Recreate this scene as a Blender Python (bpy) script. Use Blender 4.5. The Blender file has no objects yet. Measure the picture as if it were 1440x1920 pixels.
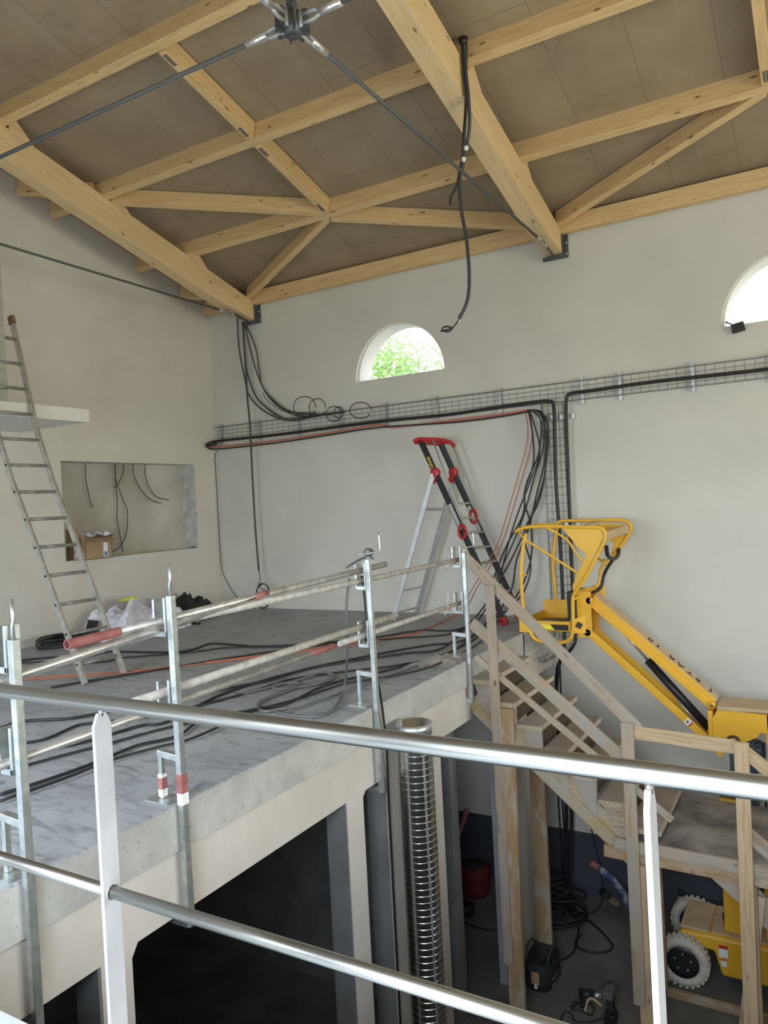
import bpy, bmesh, math, random
from mathutils import Vector, Matrix
from mathutils.geometry import tessellate_polygon
random.seed(7)
SC = bpy.context.scene
COL = SC.collection
R = math.radians
V = Vector

# ------------------------------------------------------------------ camera, sky, daylight, exposure
F_PX, CAM_Z = 1425.4, 4.94
YAW, PITCH, ROLL = R(-30.3576), R(-.52645), R(-3.001)
fw = V((math.sin(YAW)*math.cos(PITCH), math.cos(YAW)*math.cos(PITCH), math.sin(PITCH)))
r0 = V((math.cos(YAW), -math.sin(YAW), 0)); u0 = r0.cross(fw)
rt = math.cos(ROLL)*r0 + math.sin(ROLL)*u0
up = -math.sin(ROLL)*r0 + math.cos(ROLL)*u0
CAMP = V((0, 0, CAM_Z))
cd = bpy.data.cameras.new('camera'); cam = bpy.data.objects.new('camera', cd); COL.objects.link(cam)
cd.sensor_fit = 'VERTICAL'; cd.sensor_height = 36; cd.lens = 36*F_PX/1920; cd.clip_end = 300; cd.clip_start = .05
cam.matrix_world = Matrix(((rt.x, up.x, -fw.x, 0), (rt.y, up.y, -fw.y, 0), (rt.z, up.z, -fw.z, CAM_Z), (0, 0, 0, 1)))
SC.camera = cam

W = bpy.data.worlds.new('sky'); SC.world = W; W.use_nodes = True
bg = W.node_tree.nodes['Background']; bg.inputs['Color'].default_value = (.86, .93, 1, 1); bg.inputs['Strength'].default_value = 3.0

def window_light(name, loc, rot, sx, sy, power, col, spread=180):
    l = bpy.data.lights.new(name, 'AREA'); l.shape = 'RECTANGLE'; l.size = sx; l.size_y = sy; l.energy = power; l.color = col; l.spread = R(spread)
    o = bpy.data.objects.new(name, l); o.location = loc; o.rotation_euler = rot; COL.objects.link(o); return o
# daylight entering the three tall front windows behind the camera and the big gable opening on the right:
# cool sky light falling inwards, and added warm-green fill lamps tilted up to imitate ground bounce
for wx, pw in ((-5.0, 62), (-.2, 70), (4.6, 60)):
    window_light('front_window_sky', (wx, -1.40, 5.05), (R(90-42), 0, 0), 2.6, 2.0, pw*2.75, (.78, .89, 1), 108)
    window_light('front_bounce_fill', (wx, -1.38, 5.0), (R(90+28), 0, 0), 2.6, 2.2, pw*.24, (1, .92, .42), 140)
window_light('gable_opening_sky', (7.1, 3.9, 5.1), (R(90-40), 0, R(90)), 5.4, 2.4, 195, (.78, .89, 1), 108)
window_light('gable_bounce_fill', (7.05, 3.9, 5.0), (R(90+28), 0, R(90)), 5.4, 2.5, 205, (1, .90, .44), 140)
SC.view_settings.view_transform = 'Standard'; SC.view_settings.look = 'None'
SC.view_settings.exposure = 0.0; SC.view_settings.gamma = 1.0; SC.view_settings.use_curve_mapping = False
SC.cycles.max_bounces = 10; SC.cycles.diffuse_bounces = 6; SC.cycles.sample_clamp_indirect = 6
SC.cycles.use_denoising = True

# ------------------------------------------------------------------ measuring helper: a sight line met with a real plane of the building
def at(px, py, ax, val):
    d = rt*((px-720)/F_PX) - up*((py-960)/F_PX) + fw
    return CAMP + d*((val-CAMP[ax])/d[ax])

ZM = 3.44                    # level of the mezzanine and of the deck
YB = 9.2                     # back wall
XL = -8.45                   # left gable wall
XS = -3.015                  # face of the mezzanine edge
def soffit(y): return 8.30 + .268*(YB-y) if y > 3.87 else 8.30 + .268*(YB-3.87) - .268*(3.87-y)

# ------------------------------------------------------------------ materials
def nt(name, rough=.6, metal=0., color=(.8, .8, .8), spec=None):
    m = bpy.data.materials.new(name); m.use_nodes = True
    n = m.node_tree; b = n.nodes['Principled BSDF']
    b.inputs['Base Color'].default_value = (*color, 1); b.inputs['Roughness'].default_value = rough; b.inputs['Metallic'].default_value = metal
    if spec is not None: b.inputs['Specular IOR Level'].default_value = spec
    return m, n, b
def ramp(n, src, stops):
    r = n.nodes.new('ShaderNodeValToRGB'); e = r.color_ramp.elements
    e[0].position, e[0].color = stops[0][0], (*stops[0][1], 1); e[1].position, e[1].color = stops[-1][0], (*stops[-1][1], 1)
    for p, c in stops[1:-1]:
        k = e.new(p); k.color = (*c, 1)
    n.links.new(src, r.inputs['Fac']); return r.outputs['Color']
def coords(n, scale=(1, 1, 1), kind='Object', rot=(0, 0, 0)):
    t = n.nodes.new('ShaderNodeTexCoord'); m = n.nodes.new('ShaderNodeMapping'); m.inputs['Scale'].default_value = scale; m.inputs['Rotation'].default_value = rot
    n.links.new(t.outputs[kind], m.inputs['Vector']); return m.outputs['Vector']
def noise(n, vec, scale, detail=4, rough=.55, dist=0):
    k = n.nodes.new('ShaderNodeTexNoise'); k.inputs['Scale'].default_value = scale; k.inputs['Detail'].default_value = detail
    k.inputs['Roughness'].default_value = rough; k.inputs['Distortion'].default_value = dist; n.links.new(vec, k.inputs['Vector']); return k.outputs['Fac']
def mix(n, a, b, fac, mode='MIX'):
    k = n.nodes.new('ShaderNodeMix'); k.data_type = 'RGBA'; k.blend_type = mode
    for s, v in ((k.inputs['Factor'], fac), (k.inputs['A'], a), (k.inputs['B'], b)):
        if hasattr(v, 'is_linked') or hasattr(v, 'links'): n.links.new(v, s)
        else: s.default_value = v if isinstance(v, float) else (*v, 1)
    return k.outputs['Result']
def bump(n, b, h, strength, dist=.01):
    k = n.nodes.new('ShaderNodeBump'); k.inputs['Strength'].default_value = strength; k.inputs['Distance'].default_value = dist
    n.links.new(h, k.inputs['Height']); n.links.new(k.outputs['Normal'], b.inputs['Normal'])
def mottled(name, c1, c2, scale=3, rough=.8, metal=0., bstr=.15, bscale=60, stretch=(1, 1, 1), lo=.35, hi=.65, kind='Object'):
    m, n, b = nt(name, rough, metal); v = coords(n, stretch, kind)
    n.links.new(ramp(n, noise(n, v, scale, 6), [(lo, c1), (hi, c2)]), b.inputs['Base Color'])
    if bstr: bump(n, b, noise(n, coords(n, (1, 1, 1), kind), bscale, 3), bstr, .004)
    return m
def wood(name, light, dark, knot, wear=None, wear_amt=.5, rough=.6):
    # grain runs along the local X of each piece
    m, n, b = nt(name, rough)
    oi = n.nodes.new('ShaderNodeObjectInfo'); t = n.nodes.new('ShaderNodeTexCoord')
    add = n.nodes.new('ShaderNodeVectorMath'); add.operation = 'ADD'
    sc_ = n.nodes.new('ShaderNodeVectorMath'); sc_.operation = 'SCALE'; sc_.inputs[0].default_value = (7, 13, 5); n.links.new(oi.outputs['Random'], sc_.inputs['Scale'])
    n.links.new(t.outputs['Object'], add.inputs[0]); n.links.new(sc_.outputs[0], add.inputs[1])
    def mp(s):
        k = n.nodes.new('ShaderNodeMapping'); k.inputs['Scale'].default_value = s; n.links.new(add.outputs[0], k.inputs['Vector']); return k.outputs['Vector']
    g = noise(n, mp((.9, 14, 14)), 3.2, 6, .6, .6)
    col = ramp(n, g, [(.36, dark), (.5, light), (.7, tuple(min(1, c*1.08) for c in light))])
    big = noise(n, mp((.35, 2.5, 2.5)), 1.6, 3)
    col = mix(n, col, tuple(c*.86 for c in light), ramp(n, big, [(.45, (0, 0, 0)), (.75, (.75, .75, .75))]))
    vo = n.nodes.new('ShaderNodeTexVoronoi'); vo.inputs['Scale'].default_value = 1.0; vo.inputs['Randomness'].default_value = 1
    n.links.new(mp((3.0, 8, 8)), vo.inputs['Vector'])
    col = mix(n, col, knot, ramp(n, vo.outputs['Distance'], [(.07, (.9, .9, .9)), (.13, (0, 0, 0))]))
    if wear:
        w = noise(n, mp((1.2, 3, 3)), 2.2, 7, .7)
        col = mix(n, col, wear, ramp(n, w, [(.5-wear_amt*.2, (0, 0, 0)), (.62, (.85, .85, .85))]))
    n.links.new(col, b.inputs['Base Color']); bump(n, b, g, .12, .004)
    return m

M = {}
M['plaster'] = mottled('plaster', (.70, .68, .64), (.77, .75, .71), 1.1, .9, bstr=.25, bscale=38, lo=.3, hi=.7)
m, n, b = nt('smudged_plaster', .9); v = coords(n)
c = ramp(n, noise(n, v, 1.1, 6), [(.3, (.61, .585, .54)), (.7, (.68, .655, .61))])
c = mix(n, c, (.54, .48, .37), ramp(n, noise(n, v, .55, 7, .65, .4), [(.52, (0, 0, 0)), (.75, (.55, .55, .55))]))
c = mix(n, c, (.50, .40, .30), ramp(n, noise(n, coords(n, (1, 1, .6)), 2.3, 4), [(.72, (0, 0, 0)), (.8, (.4, .4, .4))]))
n.links.new(c, b.inputs['Base Color']); bump(n, b, noise(n, v, 38, 3), .25, .004); M['wall_smudged'] = m
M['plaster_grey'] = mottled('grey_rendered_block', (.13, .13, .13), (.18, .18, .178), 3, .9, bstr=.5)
M['block'] = mottled('concrete_block', (.40, .42, .40), (.58, .60, .57), 9, .95, bstr=.8)
# back wall: pale plaster with the dark painted dado along its foot
m, n, b = nt('back_wall_plaster', .9); v = coords(n)
base = ramp(n, noise(n, v, 1.1, 6), [(.3, (.60, .592, .548)), (.7, (.67, .662, .618))])
sx = n.nodes.new('ShaderNodeSeparateXYZ'); t = n.nodes.new('ShaderNodeTexCoord'); n.links.new(t.outputs['Object'], sx.inputs[0])
lt = n.nodes.new('ShaderNodeMath'); lt.operation = 'LESS_THAN'; lt.inputs[1].default_value = .78; n.links.new(sx.outputs['Z'], lt.inputs[0])
n.links.new(mix(n, base, (.055, .062, .08), lt.outputs[0]), b.inputs['Base Color']); bump(n, b, noise(n, v, 38, 3), .25, .004)
M['back_wall'] = m
# mezzanine slab top: power-floated grey with dark trowel streaks
m, n, b = nt('floated_concrete', .62)
v = coords(n, (1, 1, 1)); st = coords(n, (1.0, 3.6, 1), rot=(0, 0, R(25)))
c = ramp(n, noise(n, v, .9, 5), [(.3, (.30, .32, .35)), (.7, (.42, .44, .468))])
s1 = noise(n, st, 3.1, 8, .68, 1.2)
c = mix(n, c, (.17, .18, .20), ramp(n, s1, [(.50, (0, 0, 0)), (.66, (.9, .9, .9))]))
s2 = noise(n, coords(n, (2.4, 1, 1), rot=(0, 0, R(-15))), 4.5, 7, .7, .8)
c = mix(n, c, (.25, .262, .285), ramp(n, s2, [(.52, (0, 0, 0)), (.66, (.7, .7, .7))]))
c = mix(n, c, (.72, .72, .72), ramp(n, noise(n, v, 34, 2), [(.74, (0, 0, 0)), (.78, (.8, .8, .8))]))
n.links.new(c, b.inputs['Base Color']); bump(n, b, s1, .15, .004); M['slab_top'] = m
# slab edge: board-cast concrete with blow holes and stains
m, n, b = nt('cast_concrete', .85); v = coords(n)
c = ramp(n, noise(n, v, 2.2, 7, .65), [(.3, (.32, .315, .30)), (.7, (.52, .51, .49))])
c = mix(n, c, (.2, .2, .19), ramp(n, noise(n, v, 26, 3), [(.66, (0, 0, 0)), (.74, (.9, .9, .9))]))
c = mix(n, c, (.28, .275, .26), ramp(n, noise(n, coords(n, (1, 1, .35)), 6, 6, .7), [(.56, (0, 0, 0)), (.72, (.6, .6, .6))]))
n.links.new(c, b.inputs['Base Color']); bump(n, b, noise(n, v, 22, 5), .4, .006); M['cast'] = m
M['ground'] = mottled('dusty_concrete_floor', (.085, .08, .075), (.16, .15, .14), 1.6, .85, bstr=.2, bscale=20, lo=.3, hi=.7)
# roof boards: brown fibre board sheets with seams and faint pale streaks
m, n, b = nt('roof_board', .85); v = coords(n)
c = ramp(n, noise(n, v, 1.4, 6), [(.3, (.265, .20, .128)), (.7, (.355, .275, .182))])
c = mix(n, c, (.36, .30, .23), ramp(n, noise(n, coords(n, (3.5, .5, 1)), 1.6, 5, .6), [(.56, (0, 0, 0)), (.74, (.5, .5, .5))]))
c = mix(n, c, (.15, .12, .085), ramp(n, noise(n, coords(n, (.8, 1, 1)), 2.4, 5, .6), [(.58, (0, 0, 0)), (.75, (.5, .5, .5))]))
br = n.nodes.new('ShaderNodeTexBrick'); br.inputs['Scale'].default_value = 1; br.inputs['Brick Width'].default_value = 2.5; br.inputs['Row Height'].default_value = .675
br.inputs['Mortar Size'].default_value = .003; br.inputs['Mortar Smooth'].default_value = 0; br.offset = .5
br.inputs['Color1'].default_value = br.inputs['Color2'].default_value = (0, 0, 0, 1); br.inputs['Mortar'].default_value = (1, 1, 1, 1)
n.links.new(coords(n, (1, 1, 1), rot=(0, 0, R(90))), br.inputs['Vector'])
c = mix(n, c, (.17, .13, .095), br.outputs['Color'])
n.links.new(c, b.inputs['Base Color']); bump(n, b, noise(n, v, 90, 3), .2, .002); M['board'] = m
M['spruce'] = wood('pale_spruce', (.70, .49, .25), (.58, .38, .18), (.20, .09, .03))
M['spruce_b'] = wood('glued_spruce', (.74, .545, .31), (.65, .45, .235), (.24, .11, .04))
M['shutter'] = wood('used_formwork_board', (.38, .29, .20), (.23, .16, .10), (.12, .07, .04), (.34, .315, .285), .5)
M['stud'] = wood('brown_timber', (.36, .24, .13), (.28, .18, .09), (.15, .08, .04), (.42, .37, .30), .1)
M['stud_new'] = wood('new_timber', (.50, .36, .22), (.40, .275, .16), (.2, .1, .05))
M['yellow_board'] = wood('yellow_formwork_board', (.40, .30, .155), (.30, .215, .11), (.16, .1, .05), (.36, .34, .30), .5)
M['mid_board'] = wood('blue_grey_orange_formwork_board', (.42, .265, .115), (.31, .19, .08), (.14, .09, .05), (.27, .305, .315), 1.2)
M['dusty_board'] = wood('cement_dusted_board', (.34, .28, .225), (.27, .22, .175), (.2, .15, .1), (.36, .34, .32), .9)
M['nosing'] = mottled('pale_sawn_edge', (.46, .38, .31), (.54, .45, .37), 6, .8, bstr=.1)
M['ply'] = mottled('dusty_plywood', (.10, .095, .09), (.30, .275, .25), 2.2, .85, bstr=.3, lo=.38, hi=.6)
M['tread'] = mottled('dusty_tread_board', (.25, .205, .165), (.33, .275, .225), 3, .8, bstr=.2)
m, n, b = nt('galvanised_steel', .38, .85); v = coords(n)
n.links.new(ramp(n, noise(n, v, 22, 5), [(.3, (.42, .46, .46)), (.7, (.66, .70, .70))]), b.inputs['Base Color']); M['galv'] = m
m, n, b = nt('weathered_galvanised_tube', .42, .7); v = coords(n)
c = ramp(n, noise(n, v, 14, 6), [(.3, (.38, .37, .35)), (.65, (.66, .65, .62))])
n.links.new(mix(n, c, (.78, .77, .74), ramp(n, noise(n, v, 30, 4), [(.6, (0, 0, 0)), (.68, (.7, .7, .7))])), b.inputs['Base Color']); M['tube'] = m
M['tray_wire'] = mottled('zinc_tray_wire', (.24, .25, .25), (.36, .37, .37), 20, .5, .5, bstr=0)
M['tube_old'] = mottled('cement_spattered_tube', (.38, .355, .33), (.58, .55, .51), 16, .7, .25, bstr=.3)
M['red_tube'] = mottled('faded_red_paint', (.27, .085, .08), (.38, .15, .14), 12, .6, 0, bstr=.1)
m, n, b = nt('brushed_stainless', .33, 1.0, (.66, .66, .64)); v = coords(n, (1, 30, 30))
n.links.new(ramp(n, noise(n, v, 6, 3), [(.3, (.36, .36, .345)), (.7, (.48, .48, .46))]), b.inputs['Base Color']); M['inox'] = m
M['white_paint'] = mottled('white_painted_flat_bar', (.30, .295, .295), (.37, .36, .365), 5, .75, 0, bstr=.05)
M['deck'] = mottled('pale_deck_coating', (.50, .54, .57), (.62, .66, .69), 8, .5, 0, bstr=.1)
M['alu'] = mottled('dull_aluminium', (.42, .42, .38), (.60, .60, .56), 16, .45, .7, bstr=.1)
M['alu_clean'] = mottled('aluminium', (.40, .41, .42), (.50, .51, .52), 10, .5, .5, bstr=0)
M['alu_dark'] = mottled('worn_rung_aluminium', (.24, .235, .22), (.38, .37, .35), 20, .55, .5, bstr=.1)
M['post_green'] = mottled('grimy_greenish_aluminium', (.34, .34, .27), (.47, .47, .39), 14, .6, .35, bstr=.2)
M['black'] = nt('black_plastic', .45, 0, (.016, .016, .018))[0]
M['cable'] = nt('black_cable_sheath', .5, 0, (.014, .014, .016))[0]
M['conduit'] = nt('grey_conduit', .5, 0, (.045, .05, .055))[0]
M['hose'] = nt('grey_hose', .55, 0, (.12, .12, .125))[0]
M['orange_cable'] = nt('orange_cable_sheath', .55, 0, (.42, .135, .07))[0]
M['red_cable'] = nt('red_cable_sheath', .55, 0, (.55, .16, .11))[0]
M['tag'] = nt('white_tape', .6, 0, (.8, .8, .78))[0]
M['rod'] = nt('grey_steel_rod', .6, .2, (.10, .11, .115))[0]
M['dark_steel'] = mottled('dark_galvanised_plate', (.09, .10, .11), (.17, .18, .19), 14, .5, .6, bstr=0)
M['red_plastic'] = nt('red_plastic', .4, 0, (.46, .02, .025))[0]
m, n, b = nt('yellow_machine_paint', .42); v = coords(n)
c = ramp(n, noise(n, v, 3, 5), [(.3, (.74, .40, .028)), (.7, (.84, .48, .04))])
n.links.new(mix(n, c, (.16, .09, .04), ramp(n, noise(n, v, 24, 5, .7), [(.67, (0, 0, 0)), (.73, (.9, .9, .9))])), b.inputs['Base Color']); M['yellow'] = m
m, n, b = nt('dusty_yellow_paint', .8); v = coords(n)
c = ramp(n, noise(n, v, 7, 6), [(.3, (.46, .34, .22)), (.7, (.58, .43, .26))])
n.links.new(mix(n, c, (.72, .42, .09), ramp(n, noise(n, v, 15, 5, .7), [(.6, (0, 0, 0)), (.72, (.8, .8, .8))])), b.inputs['Base Color']); M['yellow_dust'] = m
M['reflector'] = nt('bright_yellow_tape', .3, 0, (.95, .80, .05))[0]
M['mast'] = mottled('dark_mast_steel', (.035, .045, .055), (.09, .11, .125), 8, .5, .3, bstr=0)
M['lettering'] = nt('dark_brown_lettering', .7, 0, (.045, .035, .03))[0]
M['drum_red'] = nt('shade_darkened_red', .7, 0, (.16, .015, .012))[0]  # red darkened: the bay's shade is put into the colour
M['chrome'] = nt('chrome_rod', .28, .8, (.85, .86, .88))[0]
M['tyre'] = mottled('dirty_white_rubber', (.55, .50, .43), (.68, .63, .55), 12, .8, 0, bstr=.3)
M['card'] = mottled('brown_cardboard', (.36, .24, .14), (.44, .30, .18), 6, .8, bstr=.05)
M['paper'] = nt('white_paper', .7, 0, (.82, .82, .84))[0]
M['blue_print'] = nt('blue_print', .6, 0, (.12, .25, .42))[0]
M['sheet'] = mottled('lilac_white_plastic_sheet', (.62, .62, .76), (.80, .80, .88), 6, .45, 0, bstr=.2)
M['yellow_cloth'] = nt('yellow_cloth', .7, 0, (.6, .62, .08))[0]
M['bag'] = nt('black_fabric', .8, 0, (.02, .02, .022))[0]
M['duct'] = mottled('bright_galvanised_duct', (.50, .51, .52), (.68, .69, .70), 5, .24, 1.0, bstr=0)
M['blue_hose'] = mottled('blue_lined_hose', (.03, .06, .16), (.30, .33, .40), 11, .6, 0, bstr=.2, lo=.45, hi=.62)
M['label_red'] = nt('red_print', .5, 0, (.55, .03, .02))[0]
M['leaf'] = nt('green_leaf', .6, 0, (.42, .62, .22))[0]
M['bark'] = nt('bark', .9, 0, (.12, .09, .06))[0]
M['grass'] = mottled('pale_gravel', (.28, .27, .22), (.38, .37, .31), 3, .9, bstr=0)
M['jamb'] = mottled('blue_grey_jamb', (.22, .235, .25), (.28, .295, .31), 4, .9, bstr=.2)
M['low_bounce_grey'] = mottled('low_bounce_wall_grey', (.30, .30, .29), (.38, .38, .37), 2, .95, bstr=.4)  # grey made up for the unseen walls to cut bounced light
M['beam_plaster'] = mottled('pinkish_render', (.50, .46, .42), (.57, .53, .49), 2.5, .9, bstr=.25, bscale=45)
M['film_ply'] = mottled('dark_brown_film_plywood', (.055, .038, .026), (.085, .06, .042), 5, .55, bstr=0)
M['recess_plaster'] = mottled('stained_shaded_recess_plaster', (.36, .335, .285), (.58, .56, .52), .9, .9, bstr=.2)  # brown staining, plus the recess's shade put into the colour
M['pet'] = nt('clear_plastic', .12, 0, (.8, .83, .85))[0]; M['pet'].node_tree.nodes['Principled BSDF'].inputs['Transmission Weight'].default_value = .85
M['rust'] = mottled('grimy_tape', (.10, .07, .04), (.30, .2, .08), 20, .7, 0, bstr=0)
M['green_dark'] = nt('dark_green_plastic', .5, 0, (.02, .05, .035))[0]
M['grout'] = nt('pale_joint', .8, 0, (.6, .58, .55))[0]

# ------------------------------------------------------------------ builders
def frame(d, upv=(0, 0, 1)):
    x = V(d).normalized(); u = V(upv)
    if abs(x.dot(u.normalized())) > .98: u = V((0, 1, 0))
    y = u.cross(x).normalized(); z = x.cross(y)
    return Matrix(((x.x, y.x, z.x), (x.y, y.y, z.y), (x.z, y.z, z.z)))
class MB:
    def __init__(s): s.bm = bmesh.new(); s.mats = []
    def mi(s, m):
        if m not in s.mats: s.mats.append(m)
        return s.mats.index(m)
    def _fin(s, faces, m, smooth=False):
        k = s.mi(m) if m else 0
        for f in faces: f.material_index = k; f.smooth = smooth
    def box(s, c, d, rot=None, m=None):
        rot = rot or Matrix.Identity(3); vs = []
        for i in (-1, 1):
            for j in (-1, 1):
                for k in (-1, 1): vs.append(s.bm.verts.new(V(c) + rot @ V((i*d[0]/2, j*d[1]/2, k*d[2]/2))))
        q = [(0, 1, 3, 2), (4, 6, 7, 5), (0, 4, 5, 1), (2, 3, 7, 6), (0, 2, 6, 4), (1, 5, 7, 3)]
        s._fin([s.bm.faces.new([vs[a] for a in f]) for f in q], m); return s
    def bx(s, x0, x1, y0, y1, z0, z1, m=None): return s.box(((x0+x1)/2, (y0+y1)/2, (z0+z1)/2), (abs(x1-x0), abs(y1-y0), abs(z1-z0)), None, m)
    def bar(s, p0, p1, w, h, m=None, upv=(0, 0, 1)):
        p0, p1 = V(p0), V(p1); return s.box((p0+p1)/2, ((p1-p0).length, w, h), frame(p1-p0, upv), m)
    def tube(s, pts, r, m=None, n=8, caps=True, r_end=None):
        pts = [V(p) for p in pts]; rings = []; prev = None
        for i, p in enumerate(pts):
            d = (pts[min(i+1, len(pts)-1)] - pts[max(i-1, 0)])
            if d.length < 1e-9: d = V((0, 0, 1))
            d.normalize()
            if prev is None:
                u = V((0, 0, 1)) if abs(d.z) < .9 else V((1, 0, 0)); u = (u - d*u.dot(d)).normalized()
            else:
                u = (prev - d*prev.dot(d)); u = u.normalized() if u.length > 1e-6 else prev
            prev = u; w = d.cross(u); rr = r if r_end is None else r + (r_end-r)*i/(len(pts)-1)
            rings.append([s.bm.verts.new(p + (u*math.cos(2*math.pi*k/n) + w*math.sin(2*math.pi*k/n))*rr) for k in range(n)])
        fs = []
        for a, b_ in zip(rings, rings[1:]):
            for k in range(n): fs.append(s.bm.faces.new((a[k], a[(k+1) % n], b_[(k+1) % n], b_[k])))
        s._fin(fs, m, True)
        if caps: s._fin([s.bm.faces.new(rings[0][::-1]), s.bm.faces.new(rings[-1])], m)
        return s
    def prism(s, poly, vec, m=None, smooth=False):
        a = [s.bm.verts.new(V(p)) for p in poly]; b_ = [s.bm.verts.new(V(p)+V(vec)) for p in poly]; n = len(a)
        fs = [s.bm.faces.new((a[i], a[(i+1) % n], b_[(i+1) % n], b_[i])) for i in range(n)]
        s._fin(fs, m, smooth); s._fin([s.bm.faces.new(a[::-1]), s.bm.faces.new(b_)], m); return s
    def lathe(s, prof, c, axis, m=None, n=32, closed=False):
        fr = frame(axis); rings = []
        for (t_, r) in prof: rings.append([s.bm.verts.new(V(c) + fr @ V((t_, r*math.cos(2*math.pi*k/n), r*math.sin(2*math.pi*k/n)))) for k in range(n)])
        fs = []; pr = list(zip(rings, rings[1:])) + ([(rings[-1], rings[0])] if closed else [])
        for a, b_ in pr:
            for k in range(n): fs.append(s.bm.faces.new((a[k], a[(k+1) % n], b_[(k+1) % n], b_[k])))
        s._fin(fs, m, True); return s
    def holed(s, outer, holes, vec, m=None):
        # flat plate with holes, extruded along vec
        loops = [[V(p) for p in l] for l in [outer]+holes]; tri = tessellate_polygon(loops)
        flat = [p for l in loops for p in l]; a = [s.bm.verts.new(p) for p in flat]; b_ = [s.bm.verts.new(p+V(vec)) for p in flat]; fs = []
        for t3 in tri:
            fs.append(s.bm.faces.new([a[i] for i in t3])); fs.append(s.bm.faces.new([b_[i] for i in reversed(t3)]))
        o = 0
        for l in loops:
            for i in range(len(l)): j = (i+1) % len(l); fs.append(s.bm.faces.new((a[o+i], a[o+j], b_[o+j], b_[o+i])))
            o += len(l)
        s._fin(fs, m); return s
    def build(s, name, mat, parent=None, bevel=0, mw=None):
        bmesh.ops.recalc_face_normals(s.bm, faces=s.bm.faces)
        if mw is not None: s.bm.transform(mw.inverted())
        me = bpy.data.meshes.new(name); 
        if parent is not None and mw is None:
            s.bm.transform(Matrix.Translation(-base_of(parent)))
        s.bm.to_mesh(me); s.bm.free()
        mats = [m for m in s.mats if m is not None] if s.mats else []
        if s.mats and s.mats != [None]:
            for q in s.mats: me.materials.append(M[q] if q else M[mat])
        else: me.materials.append(M[mat])
        o = bpy.data.objects.new(name, me); COL.objects.link(o)
        if parent is not None:
            o.parent = parent
            if mw is not None: o.matrix_basis = Matrix.Translation(-base_of(parent)) @ mw
        elif mw is not None: o.matrix_basis = mw
        if bevel:
            bv = o.modifiers.new('bevel', 'BEVEL'); bv.width = bevel; bv.segments = 2; bv.limit_method = 'ANGLE'; bv.angle_limit = R(40)
        return o
BASES = {}
def base_of(o):
    b_ = V((0, 0, 0))
    while o is not None: b_ = b_ + V(BASES.get(o.name, (0, 0, 0))); o = o.parent
    return b_
def tag(o, label, cat, group=None, kind=None):
    o['label'] = label; o['category'] = cat
    if group: o['group'] = group
    if kind: o['kind'] = kind
    return o
def thing(name, loc, label, cat, group=None):
    o = bpy.data.objects.new(name, None); o.empty_display_size = .1; COL.objects.link(o); o.location = loc; BASES[o.name] = tuple(loc)
    return tag(o, label, cat, group)
def structure(o): o['kind'] = 'structure'; return o
def plank(name, p0, p1, w, h, mat, parent=None, upv=(0, 0, 1), bevel=.003):
    """a straight board whose grain (local X) runs from p0 to p1; w across, h along upv"""
    p0, p1 = V(p0), V(p1); fr = frame(p1-p0, upv).to_4x4(); mw = Matrix.Translation((p0+p1)/2) @ fr
    return MB().box((p0+p1)/2, ((p1-p0).length, w, h), fr.to_3x3()).build(name, mat, parent, bevel, mw)
def smooth_path(pts, sub=6):
    pts = [V(p) for p in pts]; out = []
    for i in range(len(pts)-1):
        a, b_, c, d = pts[max(i-1, 0)], pts[i], pts[i+1], pts[min(i+2, len(pts)-1)]
        for k in range(sub):
            t_ = k/sub; out.append(.5*((2*b_) + (c-a)*t_ + (2*a-5*b_+4*c-d)*t_*t_ + (3*b_-a-3*c+d)*t_**3))
    out.append(pts[-1]); return out
def cable(name, pts, r, mat, label, cat='cable', group=None, parent=None, sub=6, n=6):
    o = MB().tube(smooth_path(pts, sub), r, None, n).build(name, mat, parent)
    if label: tag(o, label, cat, group)
    return o

# ================================================================== THE SETTING
def rect_xz(x0, x1, z0, z1, y): return [(x0, y, z0), (x1, y, z0), (x1, y, z1), (x0, y, z1)]
def arch(cx, z0, r, y, n=28):
    return [(cx + r*math.cos(math.pi*k/n), y, z0 + r*1.05*math.sin(math.pi*k/n)) for k in range(n+1)]
ARCH = [(-5.04, 6.70, .70), (-.255, 6.70, .70), (4.53, 6.70, .70)]
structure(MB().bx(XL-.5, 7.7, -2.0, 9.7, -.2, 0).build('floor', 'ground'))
structure(MB().holed(rect_xz(XL-.4, 7.4, 0, 8.33, YB), [arch(a, b_, c, YB) for a, b_, c in ARCH], (0, .38, 0)).build('wall_back', 'back_wall'))
for i, (a, b_, c) in enumerate(ARCH[:2]):      # worn plaster lining of each half-round opening
    o = arch(a, b_, c, YB+.06); inn = arch(a, b_+.02, c-.03, YB+.06)
    structure(MB().holed(o, [inn], (0, .31, 0)).build('window_%d' % (i+1), 'plaster'))
# left gable wall with the recess
yy = [3.87, -1.5]; gable = [(XL, -1.5, 0), (XL, YB, 0), (XL, YB, soffit(YB)+.02), (XL, 3.87, soffit(3.87)+.02), (XL, -1.5, soffit(-1.5)+.02)]
niche = [(XL, 6.32, 4.43), (XL, 8.70, 4.43), (XL, 8.70, 5.72), (XL, 6.32, 5.72)]
structure(MB().holed(gable, [niche], (-.27, 0, 0)).build('wall_left', 'wall_smudged'))
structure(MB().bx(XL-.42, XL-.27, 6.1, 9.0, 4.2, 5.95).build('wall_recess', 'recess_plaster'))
structure(MB().bx(XL-.27, XL-.002, 8.685, 8.71, 4.43, 5.72).build('trim_1', 'block'))
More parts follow.
